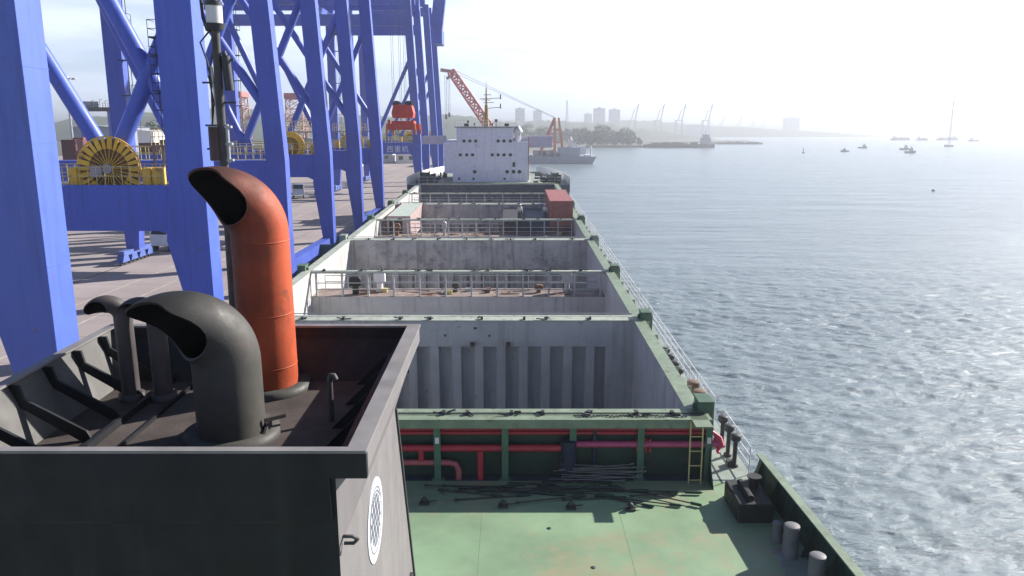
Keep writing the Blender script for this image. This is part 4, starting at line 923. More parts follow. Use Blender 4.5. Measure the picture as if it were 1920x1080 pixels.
# ------------------------------------------------------------------ quay furniture
def quay_bollard(y, k):
    b = MB(); b.lathe(qe - 1.0, y, [(0, QZ + .62), (.26, QZ + .6), (.3, QZ + .5), (.24, QZ + .38), (.2, QZ + .3), (.22, QZ + .06), (.36, QZ + .05), (.36, QZ)], 16)
    tag(b.build('quay_bollard', DARK), 'short dark mooring bollard on the quay edge, partly seen beside the ship rail', 'bollard', 'mooring bollards along the quay edge')
for k, y in enumerate((72, 90, 105, 122, 140, 158)): quay_bollard(y, k)
def truck(name, label, x, y, rot, cabm):
    t = thing(name, label, 'truck', (0, 0, 0)); t.location = (x, y, QZ); t.rotation_euler.z = R(rot)
    b = MB(); b.prism([(-1.1, .7), (1.2, .7), (1.2, 2.0), (.85, 2.9), (-1.1, 2.9)], -1.15, 1.15, 'y'); cb = b.build('cab', cabm, t, bevel=.06)
    MB().add([(1.215, -.95, 2.02), (1.215, .95, 2.02), (.885, .9, 2.82), (.885, -.9, 2.82)], [(0, 1, 2, 3)]).build('windscreen', GLASS, t)
    for s in (-1, 1): MB().box(-.5, .75, s * 1.155 - .004, s * 1.155 + .004, 1.9, 2.6).build('side_window', GLASS, t)
    MB().box(-5.6, -1.15, -.5, .5, .75, 1.05).build('chassis', DARK, t)
    for xx in (.5, -3.6, -4.9):
        for s in (-1, 1): MB().tube([(xx, s * .85, .5), (xx, s * 1.12, .5)], .5, 16).build('wheel', DARK, t)
    return t
p = onz(312, 470, QZ); truck('yard_truck', 'small white yard truck beside the blue crane bogies under the nearest portal', p.x, p.y, -100, WHITE)
p = onz(560, 372, QZ); truck('yard_truck', 'white yard truck seen between the legs of the second crane', p.x, p.y, -75, mat('truck_blue_white', (.45, .52, .62), .5))
# dark green gear bins beside the ship's edge
def bin_(label, px, py, L_, W_, H_, m):
    p = onz(px, py, QZ); t = thing('gear_bin', label, 'bin', (p.x, p.y, QZ)); x, y = p.x, p.y
    b = MB(); b.box(x, x + W_, y, y + .06, QZ + .12, QZ + H_); b.box(x, x + W_, y + L_ - .06, y + L_, QZ + .12, QZ + H_); b.box(x, x + .06, y + .06, y + L_ - .06, QZ + .12, QZ + H_); b.box(x + W_ - .06, x + W_, y + .06, y + L_ - .06, QZ + .12, QZ + H_); b.box(x, x + W_, y, y + L_, QZ + .06, QZ + .12)
    b.build('bin_wall', m, t)
    r_ = MB()
    for k in range(5): r_.box(x + W_ + .0, x + W_ + .06, y + L_ * k / 4 - .04, y + L_ * k / 4 + .04, QZ, QZ + H_)
    for k in range(3): r_.box(x + W_ * k / 2 - .04, x + W_ * k / 2 + .04, y - .06, y, QZ, QZ + H_)
    r_.build('bin_rib', m, t)
bin_('open dark green gear bin on the quay left of the second crane leg', 584, 505, 6, 2.4, 2.5, mat('bin_green', (.05, .15, .14), .6))
# lamp mast
p = onz(136, 330, QZ); p = at(136, 262, 300); t = thing('lamp_mast', 'tall grey high-mast floodlight with a wide crown behind the nearest crane', 'lamp mast', (p.x, p.y, QZ)); zt = at(130, 147, 300).z
MB().tube([(p.x, p.y, QZ), (p.x, p.y, zt)], [.55, .25], 10).build('pole', GALV, t)
hd = MB(); hd.tube([(p.x - 3.2, p.y, zt), (p.x + 3.2, p.y, zt)], .2, 6); hd.tube([(p.x, p.y - 3.2, zt), (p.x, p.y + 3.2, zt)], .2, 6); hd.lathe(p.x, p.y, [(1, zt), (1.3, zt + .5), (.2, zt + .7), (.2, zt + 1.3)], 12); hd.build('crown', GALV, t)
for k in range(10): a = 2 * math.pi * k / 10; MB().box(p.x + 3.1 * math.cos(a) - .45, p.x + 3.1 * math.cos(a) + .45, p.y + 3.1 * math.sin(a) - .3, p.y + 3.1 * math.sin(a) + .3, zt - .35, zt + .1).build('floodlight', GALV, t)

def shed(label, px0, px1, py0, py1, Y, depth, m, roofm, pitch=.12, name='warehouse', cat='warehouse', zg=QZ):
    a, b_ = at(px0, py1, Y), at(px1, py0, Y); t = thing(name, label, cat, ((a.x + b_.x) / 2, Y, zg)); z1 = b_.z; wd = b_.x - a.x
    MB().box(a.x, b_.x, Y, Y + depth, zg, z1).build('wall', m, t)
    r_ = MB(); r_.prism([(a.x - .4, z1), (b_.x + .4, z1), ((a.x + b_.x) / 2, z1 + wd * pitch)], Y - .5, Y + depth + .5, 'y'); r_.build('roof', roofm, t)
    n_ = max(2, int(wd / 6))
    for k in range(n_):
        x = a.x + wd * (k + .5) / n_; MB().box(x - .9, x + .9, Y - .05, Y - .004, zg + (z1 - zg) * .3, zg + (z1 - zg) * .62).build('window', GLASS, t)
    return t
shed('long grey-blue warehouse between the nearest crane legs, behind the bracing', 140, 205, 238, 268, 270, 30, ROOFG, ROOFG, .05)
shed('small bright white building right of the crossing braces', 259, 287, 246, 268, 240, 10, WHITE, WHITE, .05, 'white_building', 'building')
shed('low lavender warehouse beneath the lettered portal beam', 742, 780, 284, 302, 330, 24, BLD, WHITE, .04)
shed('grey warehouse left of the lettered portal beam', 690, 736, 284, 300, 345, 24, BLD, ROOFG, .05)
shed('pale grey shed seen between the second crane and the third', 640, 676, 268, 300, 300, 20, BLD, ROOFG, .06)
shed('blue-grey shed seen through the legs of the second crane', 545, 605, 262, 300, 260, 22, ROOFG, ROOFG, .06)
shed('block building with many square windows left of the bridge block', 812, 836, 282, 302, 300, 14, BLD, ROOFG, .02, 'office_block', 'building')
# conveyor gallery
t = thing('conveyor_gallery', 'dark raised conveyor gallery on blue-grey posts behind the nearest crane', 'conveyor', at(190, 268, 250)); BASE[t] = Vector(t.location)
a, b_ = at(140, 205, 250), at(226, 205, 250); MB().box(a.x, b_.x, 249, 252, a.z - .6, a.z + .6).build('gallery_beam', DARK, t)
for px in (150, 203): q = at(px, 205, 250); MB().box(q.x - .5, q.x + .5, 250, 251, QZ, q.z - .6).build('post', BLUE2, t)
g = MB(); rng = random.Random(3)
for k in range(18): x = a.x + (b_.x - a.x) * k / 17; h_ = rng.uniform(.5, 2.4); g.box(x - .06, x + .06, 249.2, 249.3, a.z + .6, a.z + .6 + h_); g.box(x, x + .9, 249.2, 249.3, a.z + .5 + h_, a.z + .6 + h_)
g.build('gallery_frame', DARK, t)
MB().box(a.x + 2, a.x + 8, 249.4, 251.6, a.z + .6, a.z + 2.4).build('machine_house', ROOFG, t)
def lattice(name, label, px0, px1, pyt, pyb, Y, m, cat, cap=None, zb=None, n=7, top=.35, grp=None):
    A, B = at(px0, pyb, Y), at(px1, pyt, Y); t = thing(name, label, cat, ((A.x + B.x) / 2, Y, zb if zb is not None else A.z), grp); z0 = zb if zb is not None else A.z; z1 = B.z; cx = (A.x + B.x) / 2; hw = (B.x - A.x) / 2
    r_ = max(.06, hw * .06); s = MB()
    def cor(i, k): f_ = i / n; w2 = hw * (1 - f_ * (1 - top)); return Vector((cx + (-w2, w2, w2, -w2)[k], Y + (-w2, -w2, w2, w2)[k], z0 + (z1 - z0) * f_))
    for k in range(4): MB().tube([cor(i, k) for i in range(n + 1)], r_, 5).build('leg', m, t)
    for i in range(n):
        for k in range(4):
            j = (k + 1) % 4; s.tube([cor(i, k), cor(i + 1, j)], r_ * .6, 4); s.tube([cor(i, j), cor(i + 1, k)], r_ * .6, 4); s.tube([cor(i + 1, k), cor(i + 1, j)], r_ * .6, 4)
    s.build('lattice_bracing', m, t)
    if cap: MB().box(cx - hw * .9, cx + hw * .9, Y - hw, Y + hw, z1, z1 + cap * .6).build('head', mat('head_red', (.45, .16, .16), .6), t)
    return t
LATR = mat('tower_red', (.45, .24, .24), .6); LATG = mat('tower_grey', (.30, .30, .32), .6)
lattice('lattice_tower', 'pinkish lattice tower with a red head left of the second crane legs', 420, 462, 182, 262, 290, LATR, 'tower', cap=3.0, zb=QZ, top=.8)
lattice('lattice_tower', 'pink lattice tower with red head between the second crane legs', 540, 572, 186, 262, 300, LATR, 'tower', cap=3.5, zb=QZ, top=.8)
# stacked goods on the quay behind the first crane
for k, (x0, x1, y0, y1, m, lb) in enumerate(((118, 140, 262, 292, CMAR, 'rust-red container stack piece beside the first crane leg, leftmost'), (141, 156, 258, 292, CRED, 'reddish container left of the yellow cable reel'), (300, 322, 262, 282, CGRN, 'grey-green container right of the yellow cable reel'), (262, 296, 268, 286, RUSTY, 'brown container behind the yellow cable reel'))):
    A, B = at(x0, y1, 150 + 6 * k), at(x1, y0, 150 + 6 * k); t = thing('yard_container', lb, 'container', (A.x, A.y, QZ))
    b = MB(); b.box(A.x, B.x, A.y, A.y + 6, QZ, B.z); b.build('body', m, t)
    b = MB(); 
    for i in range(9): x = A.x + (B.x - A.x) * i / 8; b.box(x - .05, x + .05, A.y - .05, A.y - .002, QZ, B.z)
    b.build('rib', m, t)

# ------------------------------------------------------------------ trees
def make_tree(seed, H, W_, m, leaf=.9, n=520):
    rng = np.random.default_rng(seed); rr = random.Random(seed)
    tr_ = MB(); tr_.tube([(0, 0, 0), (rr.uniform(-.3, .3), rr.uniform(-.3, .3), H * .4), (rr.uniform(-.6, .6), 0, H * .8)], [H * .028, H * .018, H * .006], 7)
    clumps = []
    for k in range(rr.randint(13, 17)):
        a = rr.uniform(0, 6.28); q = rr.uniform(.1, 1) ** .7; z = H * rr.uniform(.16, .9); rad = W_ * .5 * q * (1 - abs(z / H - .45) * .9)
        c_ = np.array([rad * math.cos(a), rad * math.sin(a), z]); clumps.append((c_, W_ * rr.uniform(.14, .26)))
        tr_.tube([(0, 0, z * .55), tuple(c_)], [H * .010, H * .003], 5)
    V = []; Fc = []
    per = n // len(clumps)
    for c_, r_ in clumps:
        for i in range(per):
            d = rng.normal(size=3); d /= np.linalg.norm(d); p = c_ + d * r_ * rng.uniform(.45, 1.08) * np.array([1.15, 1.15, .85])
            u = rng.normal(size=3); u /= np.linalg.norm(u); v = np.cross(u, d); v /= np.linalg.norm(v) + 1e-6; s_ = leaf * rng.uniform(.5, 1.2); o_ = len(V)
            V += [tuple(p + u * s_), tuple(p + v * s_ * .7), tuple(p - u * s_), tuple(p - v * s_ * .7)]; Fc.append((o_, o_ + 1, o_ + 2, o_ + 3))
    return tr_, (V, Fc)
TREES = []
for i, (H, W_, m) in enumerate(((20, 17, LEAF), (23, 19, LEAF), (16, 15, LEAF2), (13, 13, LEAF2))):
    t = thing('shore_tree', '', 'tree', (0, 0, 0)); a, (V, Fc) = make_tree(30 + i, H, W_, m, leaf=1.0, n=900); a.build('trunk', BARK, t); c_ = MB(); c_.add(V, Fc); c_.build('crown', m, t, fix=False); TREES.append(t)
used = set()
def put_tree(x, y, z, i, s, rot, label, grp):
    t = TREES[i] if i not in used else copy_tree(TREES[i]); used.add(i)
    t.location = (x, y, z); t.scale = (s, s, s); t.rotation_euler.z = rot; t['label'] = label; t['group'] = grp
rng = random.Random(5)
def low_land(name, pts, z, m, zb=-2): q = MB(); q.prism(pts, zb, z, 'z'); return struct(name, q, m)
low_land('shore_ground', [(-700, 470), (-260, 440), (-60, 480), (10, 640), (60, 845), (110, 850), (150, 868), (195, 900), (150, 1500), (-900, 1500)], 2.0, SAND)
for k in range(20):
    px = 1085 + 118 * k / 19; x = (px - 960) / F * 865 + rng.uniform(-2, 2); y = 858 + rng.uniform(2, 26); s = rng.uniform(.75, 1.05) * (1 - max(0, (px - 1175)) / 60)
    put_tree(x, y + 6, 2, k % 4, max(.35, s), rng.uniform(0, 6), 'dense green tree in the wood at the water edge right of the bridge block', 'trees on the near headland')
for k in range(30):
    px = rng.uniform(965, 1090); y = rng.uniform(900, 1080); x = (px - 960) / F * y; put_tree(x, y, 2, k % 4, rng.uniform(.7, 1.1), rng.uniform(0, 6), 'hazy tree behind the floating crane on the shore', 'trees behind the floating crane')
for k in range(14):
    px = rng.uniform(690, 835); y = rng.uniform(440, 560); x = (px - 960) / F * y; put_tree(x, y, 2.5, k % 4, rng.uniform(.5, .9), rng.uniform(0, 6), 'leafy tree beyond the end of the quay left of the bridge block', 'trees beyond the quay end')
for k in range(18):
    px = rng.uniform(225, 350); y = rng.uniform(440, 560); x = (px - 960) / F * y; put_tree(x, y, 2.5, k % 4, rng.uniform(.5, .95), rng.uniform(0, 6), 'leafy tree seen through the bracing of the nearest crane', 'trees behind the nearest crane')
for k in range(10):
    px = rng.uniform(420, 680); y = rng.uniform(450, 600); x = (px - 960) / F * y; put_tree(x, y, 2.5, k % 4, rng.uniform(.5, .8), rng.uniform(0, 6), 'leafy tree seen between the middle cranes beyond the quay', 'trees between the middle cranes')

# far hills and shores
def ridge(name, x0, x1, y, depth, prof, seed, m, nseg=90, rough=.12):
    rng = np.random.default_rng(seed); ks = np.linspace(0, 1, nseg); xs_ = x0 + (x1 - x0) * ks; hp = np.interp(ks, [p[0] for p in prof], [p[1] for p in prof])
    V = []; Fc = []; nd = 8
    for i in range(nseg):
        nz_ = sum(math.sin(ks[i] * f_ + ph) / f_ ** .5 for f_, ph in ((23, 1), (51, 2), (97, .3), (171, 2.2))) * rough
        for j in range(nd):
            s_ = math.sin(math.pi * j / (nd - 1)); V.append((xs_[i] + rng.normal() * 2, y + depth * j / (nd - 1), -1 + max(0.5, hp[i] * (1 + nz_)) * s_ ** .6 * (1 + rng.normal() * .03)))
    for i in range(nseg - 1):
        for j in range(nd - 1): q = i * nd + j; Fc.append((q, q + 1, q + nd + 1, q + nd))
    o = MB(); o.add(V, Fc, 0, True); return struct(name, o, m)
ridge('hill', -700, 40, 1100, 500, [(0, 40), (.3, 55), (.55, 42), (.8, 46), (1, 24)], 1, HILL)
ridge('hill', -60, 420, 1600, 400, [(0, 38), (.3, 42), (.6, 34), (1, 5)], 2, HILL)
ridge('far_shore', 100, 1150, 2300, 600, [(0, 46), (.18, 49), (.33, 51), (.42, 44), (.5, 36), (.7, 26), (1, 4)], 3, HILL)
ridge('far_shore', 700, 3200, 4300, 700, [(0, 40), (.2, 44), (.5, 52), (.7, 45), (.85, 36), (1, 8)], 4, HILL)
ridge('hill', -2600, 300, 3200, 900, [(0, 58), (.4, 60), (.7, 55), (1, 40)], 6, HILL)
low_land('shore_ground', [(130, 1120), (330, 1180), (420, 1400), (100, 1500)], 1.2, SAND)

def building(label, px0, px1, pyt, pyb, Y, m, rows, cols_, name='apartment_block', cat='building', zb=1.0, depth=18):
    A, B = at(px0, pyb, Y), at(px1, pyt, Y); t = thing(name, label, cat, ((A.x + B.x) / 2, Y, zb))
    MB().box(A.x, B.x, Y, Y + depth, zb, B.z).build('wall', m, t)
    MB().box(A.x - .4, B.x + .4, Y - .4, Y + depth + .4, B.z, B.z + 1.0).build('roof', ROOFG, t)
    MB().box(A.x + (B.x - A.x) * .35, A.x + (B.x - A.x) * .6, Y + 3, Y + 8, B.z + 1.0, B.z + 4.0).build('roof_house', m, t)
    for r_ in range(rows):
        z = zb + 4 + (B.z - zb - 6) * (r_ + .3) / rows
        for c_ in range(cols_): x = A.x + (B.x - A.x) * (c_ + .5) / cols_; MB().box(x - .9, x + .9, Y - .06, Y - .004, z, z + 1.7).build('window', GLASS, t)
    return t
building('tall grey tower block above the trees, left of the pair', 1113, 1135, 204, 240, 2175, BLD, 10, 5)
building('squarer pale tower block above the trees, right of the pair', 1142, 1163, 206, 240, 2175, BLD, 9, 5)
building('lower hazy block left of the two tower blocks', 1096, 1110, 214, 240, 2247, BLD, 7, 3)
building('hazy apartment block above the floating crane house', 966, 984, 204, 240, 2030, BLD, 8, 4)
building('hazy apartment block right of the white dome', 1000, 1016, 208, 240, 2102, BLD, 7, 4)
building('broad dark block standing alone on the far shore', 1472, 1500, 221, 243, 2800, BLD, 6, 6, depth=30)
building('low white terminal building on the far shore', 1290, 1330, 236, 243, 2250, WHITE, 1, 8, depth=20)
lattice('pylon', 'slim grey lattice pylon above the trees behind the floating crane', 1059, 1067, 188, 240, 1100, LATG, 'pylon', zb=2, top=.2)
# tall slim tower out on the water
A = at(1780, 266, 900); t = thing('channel_tower', 'very tall slim lattice tower rising from the bright water far right', 'tower', (A.x, A.y, 0)); zt = at(1778, 180, 900).z
MB().lathe(A.x, A.y, [(5, -1), (5, 2), (4.4, 2.2), (0, 2.3)], 16).build('base', CONC, t); s = MB()
for k in range(3): a = 2.1 * k; s.tube([(A.x + 1.3 * math.cos(a), A.y + 1.3 * math.sin(a), 2), (A.x + .35 * math.cos(a), A.y + .35 * math.sin(a), zt)], .2, 5)
s.build('leg', LATG, t); s = MB()
for i in range(16):
    z = 3 + (zt - 3) * i / 16; f_ = 1.3 - .95 * i / 16
    for k in range(3): s.tube([(A.x + f_ * math.cos(2.1 * k), A.y + f_ * math.sin(2.1 * k), z), (A.x + f_ * math.cos(2.1 * k + 2.1), A.y + f_ * math.sin(2.1 * k + 2.1), z + (zt - 3) / 16)], .09, 4)
s.build('lattice_bracing', LATG, t)
# distant quay cranes with raised booms
def far_crane(px, pyt, Y, label, sc=1.0, grp='distant quay cranes', pyb=232):
    A = at(px, pyb, Y); H = at(px, pyt, Y).z; t = thing('harbour_crane', label, 'crane', (A.x, Y, 1), grp); k = H / 80.0; x = A.x
    l = MB()
    for dx in (-9 * k, 9 * k):
        for dy in (-8, 8): l.bar((x + dx, Y + dy, 1), (x + dx * .8, Y + dy, 42 * k), 2.0 * k, 2.0 * k)
        l.bar((x + dx, Y - 8, 14 * k), (x + dx, Y + 8, 14 * k), 1.6 * k)
    l.bar((x - 9 * k, Y, 14 * k), (x + 9 * k, Y, 14 * k), 1.6 * k); l.bar((x - 9 * k, Y, 40 * k), (x + 9 * k, Y, 40 * k), 2 * k); l.build('portal', LATG, t)
    b = MB(); b.bar((x + 7 * k, Y, 42 * k), (x + 15 * k, Y, 80 * k), 2.6 * k, 2.6 * k); b.bar((x - 2 * k, Y, 42 * k), (x + 5 * k, Y, 66 * k), 2 * k, 2 * k); b.bar((x + 5 * k, Y, 66 * k), (x + 13 * k, Y, 74 * k), 1.0 * k); b.build('boom', LATG, t)
for k, px in enumerate((1185, 1233, 1273, 1323)): far_crane(px, 195, 2250, ['leftmost of the four tall hazy cranes, nearest the tower blocks', 'second from left of the four tall hazy cranes', 'third from left of the four tall hazy cranes', 'rightmost of the four tall hazy cranes, over the low white terminal'][k])
for k, px in enumerate((1351, 1384, 1410, 1429)): far_crane(px, 217, 3200, ['first of the four tiny hazy cranes, nearest the tall cranes', 'second of the four tiny hazy cranes on the far shore', 'third of the four tiny hazy cranes on the far shore', 'last of the four tiny hazy cranes, nearest the broad dark block'][k], grp='tiny far cranes')

# ------------------------------------------------------------------ floating crane
YFc = 433
def fp(px, py, y=YFc): return at(px, py, y)
z0 = 0; t = thing('floating_crane', 'red and orange floating crane moored behind the bridge block with its long boom raised', 'floating crane', (fp(1020, 307).x, YFc, 0))
a, b_ = fp(930, 300), fp(1113, 307); hm = MB(); hm.prism([(a.x, -1), (b_.x - 1, -1), (b_.x + 1.5, 4.0), (a.x, 4.0)], YFc, YFc + 20, 'y'); hm.build('hull', mat('barge_grey', (.30, .31, .37), .6, rust=.2), t)
a, b_ = fp(1048, 298), fp(1088, 276); MB().box(a.x, b_.x, YFc + 2, YFc + 16, 4, b_.z).build('deck_house', mat('house_grey_violet', (.36, .36, .43), .6), t)
a, b_ = fp(1000, 298), fp(1044, 282); MB().box(a.x, b_.x, YFc + 3, YFc + 16, 4, b_.z).build('winch_house', mat('house_pink', (.48, .36, .36), .6), t)
dh = MB(); 
for (x0, x1, y0, y1) in ((1068, 1076, 276, 262), (1086, 1100, 290, 274), (1098, 1112, 296, 291)):
    A, B = fp(x0, y0), fp(x1, y1); dh.box(A.x, B.x, YFc + 4, YFc + 12, A.z, B.z)
dh.build('wheelhouse', WHITE, t)
A, B = fp(1109, 300), fp(1109, 274); MB().tube([(A.x, YFc + 3, A.z), (B.x, YFc + 3, B.z)], .5, 8).build('funnel', WHITE, t)
A, B = fp(1073, 264), fp(1072, 256); MB().tube([(A.x, YFc + 8, A.z), (B.x, YFc + 8, B.z)], [.9, .3], 8).build('mast', WHITE, t)
# boom: two chords each side with lacing
def lat_boom(P, Q, w0, w1, n, m, name, r_=.35):
    P, Q = Vector(P), Vector(Q); d = (Q - P); nrm = Vector((d.z, 0, -d.x)).normalized(); s = MB(); pts = []
    for i in range(n + 1):
        f_ = i / n; w_ = w0 + (w1 - w0) * f_; c_ = P + d * f_; pts.append([c_ + nrm * (sx * w_ / 2) + Vector((0, sy * w_ / 2, 0)) for sx, sy in ((-1, -1), (1, -1), (1, 1), (-1, 1))])
    for k in range(4): s.tube([p[k] for p in pts], r_, 6)
    for i in range(n):
        for k in range(4): s.tube([pts[i][k], pts[i + 1][(k + 1) % 4]], r_ * .6, 4); s.tube([pts[i + 1][k], pts[i + 1][(k + 1) % 4]], r_ * .6, 4)
    return s.build(name, m, t)
tip = fp(846, 134, YFc + 10); foot = fp(957, 296, YFc + 10)
lat_boom(foot, tip, 4.6, 3.6, 14, FCRED, 'boom', .75)
jib = fp(826, 131, YFc + 10); s = MB(); s.bar(tip, jib, 1.5, 1.8); s.bar(tip + Vector((1.5, 0, -.5)), tip + Vector((-2.5, 0, -4)), 1.4); s.build('jib_head', mat('jib_dark_red', (.25, .08, .08), .6), t)
top_ = fp(1040, 221, YFc + 10); topb = fp(1050, 221, YFc + 10); aL = fp(1010, 290, YFc + 10); aR = fp(1056, 292, YFc + 10)
s = MB(); s.bar((aL.x, YFc + 6, 4), (top_.x, YFc + 9, top_.z), 1.1); s.bar((aL.x, YFc + 14, 4), (top_.x, YFc + 11, top_.z), 1.1)
for k in range(9):
    f0 = k / 9; s.bar((aL.x + (top_.x - aL.x) * f0, YFc + 6 + 3 * f0, 4 + (top_.z - 4) * f0), (top_.x + .5, YFc + 9, 4 + (top_.z - 4) * min(1, f0 + .06)), .45)
s.build('back_frame', FCRED, t)
s = MB()
for dy in (6, 14): s.bar((aR.x, YFc + dy, 4), (topb.x - .8, YFc + 10 + (dy - 10) * .25, topb.z), 1.0); s.bar((fp(1042, 290).x, YFc + dy, 4), (top_.x, YFc + 10 + (dy - 10) * .25, top_.z), 1.0)
for py in (243, 268): A, B = fp(1041, py), fp(1052, py); s.bar((A.x, YFc + 8, A.z), (B.x, YFc + 8, B.z), .7); s.bar((A.x, YFc + 12, A.z), (B.x, YFc + 12, B.z), .7)
s.build('a_frame', FCOR, t)
s = MB()
for dy in (-1.2, 1.2):
    for e in (0, 1.5): s.tube([tip + Vector((0, dy, e)), top_ + Vector((0, dy, e * .3))], .06, 4)
s.build('boom_stay', LATG, t)
hk_ = fp(839, 216, YFc + 10); s = MB()
for dx in (-1.2, -.3, .6, 1.5): s.tube([(hk_.x + dx, YFc + 10, hk_.z), (hk_.x + dx, YFc + 10, tip.z - 2)], .10, 4)
s.build('hoist_rope', DARK, t)
s = MB(); s.box(hk_.x - 1.3, hk_.x - .1, YFc + 9.4, YFc + 10.6, hk_.z - 2.2, hk_.z + .4); s.box(hk_.x + .5, hk_.x + 1.6, YFc + 9.4, YFc + 10.6, hk_.z - 1.0, hk_.z + 1.4); s.build('hook_block', DARK, t)
s = MB(); rng = random.Random(2)
for k in range(30): x = rng.uniform(fp(992, 300).x, fp(1050, 300).x); h_ = rng.uniform(.6, 3.2); s.box(x - .4, x + .4, YFc + .3, YFc + 1.6, 4, 4 + h_)
s.build('deck_gear', mat('gear_pale', (.45, .40, .40), .7, var=.5, scale=.4), t)

# ------------------------------------------------------------------ barges and boats
def vessel(name, label, cat, px0, px1, py, sup=None, hgt=2.5, m=None, bowdir=1, grp=None, cargo=None):
    y = onz((px0 + px1) / 2, py).y; A, B = at(px0, py, y), at(px1, py, y); L_ = B.x - A.x; wd = min(10, max(2.2, L_ * .2)); t = thing(name, label, cat, ((A.x + B.x) / 2, y, 0), grp)
    c_ = [(A.x, -.4), (B.x - L_ * .04, -.4), (B.x, hgt), (A.x, hgt * .9)] if bowdir > 0 else [(A.x + L_ * .04, -.4), (B.x, -.4), (B.x, hgt * .9), (A.x, hgt)]
    h_ = MB(); n_ = 10; top = []; bot = []
    for i in range(n_ + 1):
        f_ = i / n_; g_ = f_ if bowdir > 0 else 1 - f_; w_ = wd / 2 * min(1, ((1.0 - g_) / .22) ** .6 if g_ > .78 else 1); x = A.x + L_ * f_; sh = hgt * (1 + .35 * max(0, g_ - .7) / .3)
        top.append((x, w_, sh)); bot.append((x, w_ * .85, -.5))
    V = []; 
    for (x, w_, z), (_, w2, z2) in zip(top, bot): V += [(x, y - w_, z), (x, y + w_, z), (x, y - w2, z2), (x, y + w2, z2)]
    Fc = []
    for i in range(n_): q = 4 * i; Fc += [(q, q + 4, q + 5, q + 1), (q, q + 2, q + 6, q + 4), (q + 1, q + 5, q + 7, q + 3), (q + 2, q + 3, q + 7, q + 6)]
    Fc += [(0, 1, 3, 2), (4 * n_, 4 * n_ + 2, 4 * n_ + 3, 4 * n_ + 1)]; h_.add(V, Fc); h_.build('hull', m or mat('barge_dark', (.09, .08, .085), .7, rust=.3), t)
    if sup:
        x0, x1, hs = A.x + L_ * sup[0], A.x + L_ * sup[1], sup[2]
        s_ = MB(); s_.box(x0, x1, y - wd * .35, y + wd * .35, hgt * .9, hgt + hs); s_.box(x0 + (x1 - x0) * .2, x1 - (x1 - x0) * .15, y - wd * .28, y + wd * .28, hgt + hs, hgt + hs * 1.5); s_.build('wheelhouse', mat('boat_house_grey', (.40, .40, .42), .6), t)
        MB().tube([((x0 + x1) / 2, y, hgt + hs * 1.5), ((x0 + x1) / 2, y, hgt + hs * 2.3)], .12 + hs * .01, 5).build('mast', DARK, t)
    if cargo:
        s_ = MB(); rng = random.Random(int(px0)); k0, k1 = cargo
        n_ = 14
        for i in range(n_): x = A.x + L_ * (k0 + (k1 - k0) * i / n_); s_.box(x, x + L_ * (k1 - k0) / n_ * .96, y - wd * .3, y + wd * .3, hgt * .9, hgt + rng.uniform(.4, 2.6))
        s_.build('cargo', mat('cargo_dark', (.12, .11, .11), .8), t)
    return t
vessel('cargo_barge', 'long dark barge with wheelhouse at its right end off the headland', 'barge', 1208, 1340, 277, (.80, .93, 7), 3.5, cargo=(.05, .75))
vessel('moored_raft', 'long low dark raft of floats right of the dark barge', 'raft', 1343, 1430, 270.5, None, 1.6, cargo=(.05, .9))
vessel('motor_boat', 'small boat trailing a white wake', 'boat', 1576, 1591, 284.5, (.3, .6, 1.2), 1.1, bowdir=-1)
vessel('fishing_boat', 'small dark boat alone above the wake', 'boat', 1609, 1626, 278, (.5, .8, 1.8), 1.4)
vessel('fishing_boat', 'left boat of the close pair on the bright water', 'boat', 1687, 1704, 281, (.5, .8, 2.0), 1.5)
vessel('fishing_boat', 'right and nearer boat of the close pair on the bright water', 'boat', 1697, 1717, 287, (.4, .7, 2.0), 1.5)
vessel('cargo_barge', 'hazy long barge leftmost in the far row at right', 'barge', 1670, 1706, 263, (.1, .25, 3), 3.0, cargo=(.3, .9))
vessel('cargo_barge', 'hazy short barge in the middle of the far row at right', 'barge', 1718, 1740, 263.5, (.1, .3, 3), 2.6, cargo=(.35, .9))
vessel('cargo_barge', 'hazy long barge at the foot of the tall slim tower', 'barge', 1757, 1796, 263, (.75, .9, 3), 3.0, cargo=(.1, .7))
vessel('cargo_barge', 'hazy small barge rightmost in the far row', 'barge', 1815, 1836, 265, (.2, .4, 2.5), 2.4)
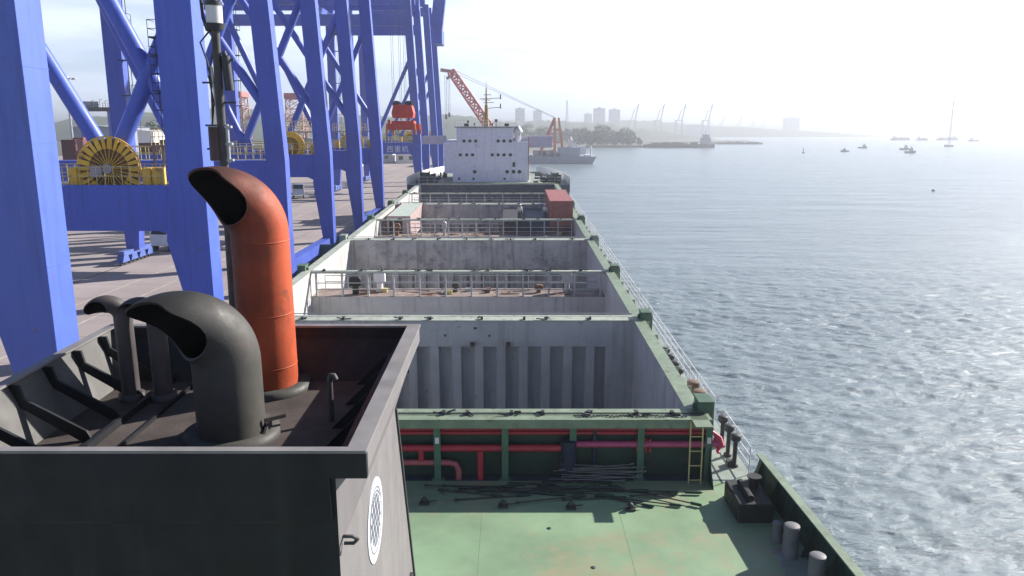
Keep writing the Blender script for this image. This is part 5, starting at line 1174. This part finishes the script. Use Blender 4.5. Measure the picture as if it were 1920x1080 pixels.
vessel('work_barge', 'pale work barge close under the far shore behind the headland', 'barge', 1195, 1262, 252, (.1, .3, 5), 3.0, m=mat('pale_barge', (.42, .42, .45), .6))
p = onz(1506, 287); t = thing('channel_buoy', 'small dark channel buoy alone in mid water', 'buoy', (p.x, p.y, 0)); b = MB(); b.lathe(p.x, p.y, [(0, -.5), (1.2, -.4), (1.2, .7), (.9, .8), (.3, .85), (.2, 2.6), (.5, 2.7), (.5, 3.4), (0, 3.5)], 12); b.build('float', DARK, t); MB().lathe(p.x, p.y, [(.25, 3.5), (.25, 4.0), (0, 4.1)], 8).build('lantern', DARK, t)
p = onz(1750, 358); b = MB(); b.lathe(p.x, p.y, [(0, -.3), (.45, -.2), (.5, .2), (.25, .45), (0, .5)], 12); tag(b.build('marker_float', DARK), 'tiny dark float on the open water at right', 'float')
# wake foam of the motor boat
wk = MB(); A = onz(1592, 285); B = onz(1680, 290); C_ = onz(1780, 300)
pts = [A, B, C_]; V = []
for i, p in enumerate(pts): wdt = (1.0, 3.0, 6.0)[i]; V += [(p.x, p.y - wdt, .07), (p.x, p.y + wdt, .07)]
wk.add(V, [(0, 2, 3, 1), (2, 4, 5, 3)]); o = wk.build('wake_foam', mat('foam_white', (.5, .55, .57), .6, var=.3, scale=.4)); o['kind'] = 'structure'

# ------------------------------------------------------------------ haze
hz = MB(); hz.box(-9600, 9600, -700, 9600, -4, 150); ho = hz.build('haze', []) if False else None
me = bpy.data.meshes.new('haze'); q = MB().box(-9500, 9500, -650, 9500, -25.5, 68); me.from_pydata(q.v, [], q.f)
hm = bpy.data.materials.new('haze_air'); hm.use_nodes = True; n = hm.node_tree.nodes
for x in list(n):
    if x.type != 'OUTPUT_MATERIAL': n.remove(x)
pv = n.new('ShaderNodeVolumePrincipled'); pv.inputs['Color'].default_value = (.66, .69, .755, 1); pv.inputs['Density'].default_value = HAZE; pv.inputs['Anisotropy'].default_value = .45
hm.node_tree.links.new(pv.outputs[0], n['Material Output'].inputs['Volume']); me.materials.append(hm)
ho = bpy.data.objects.new('haze', me); col.objects.link(ho); ho['kind'] = 'stuff'
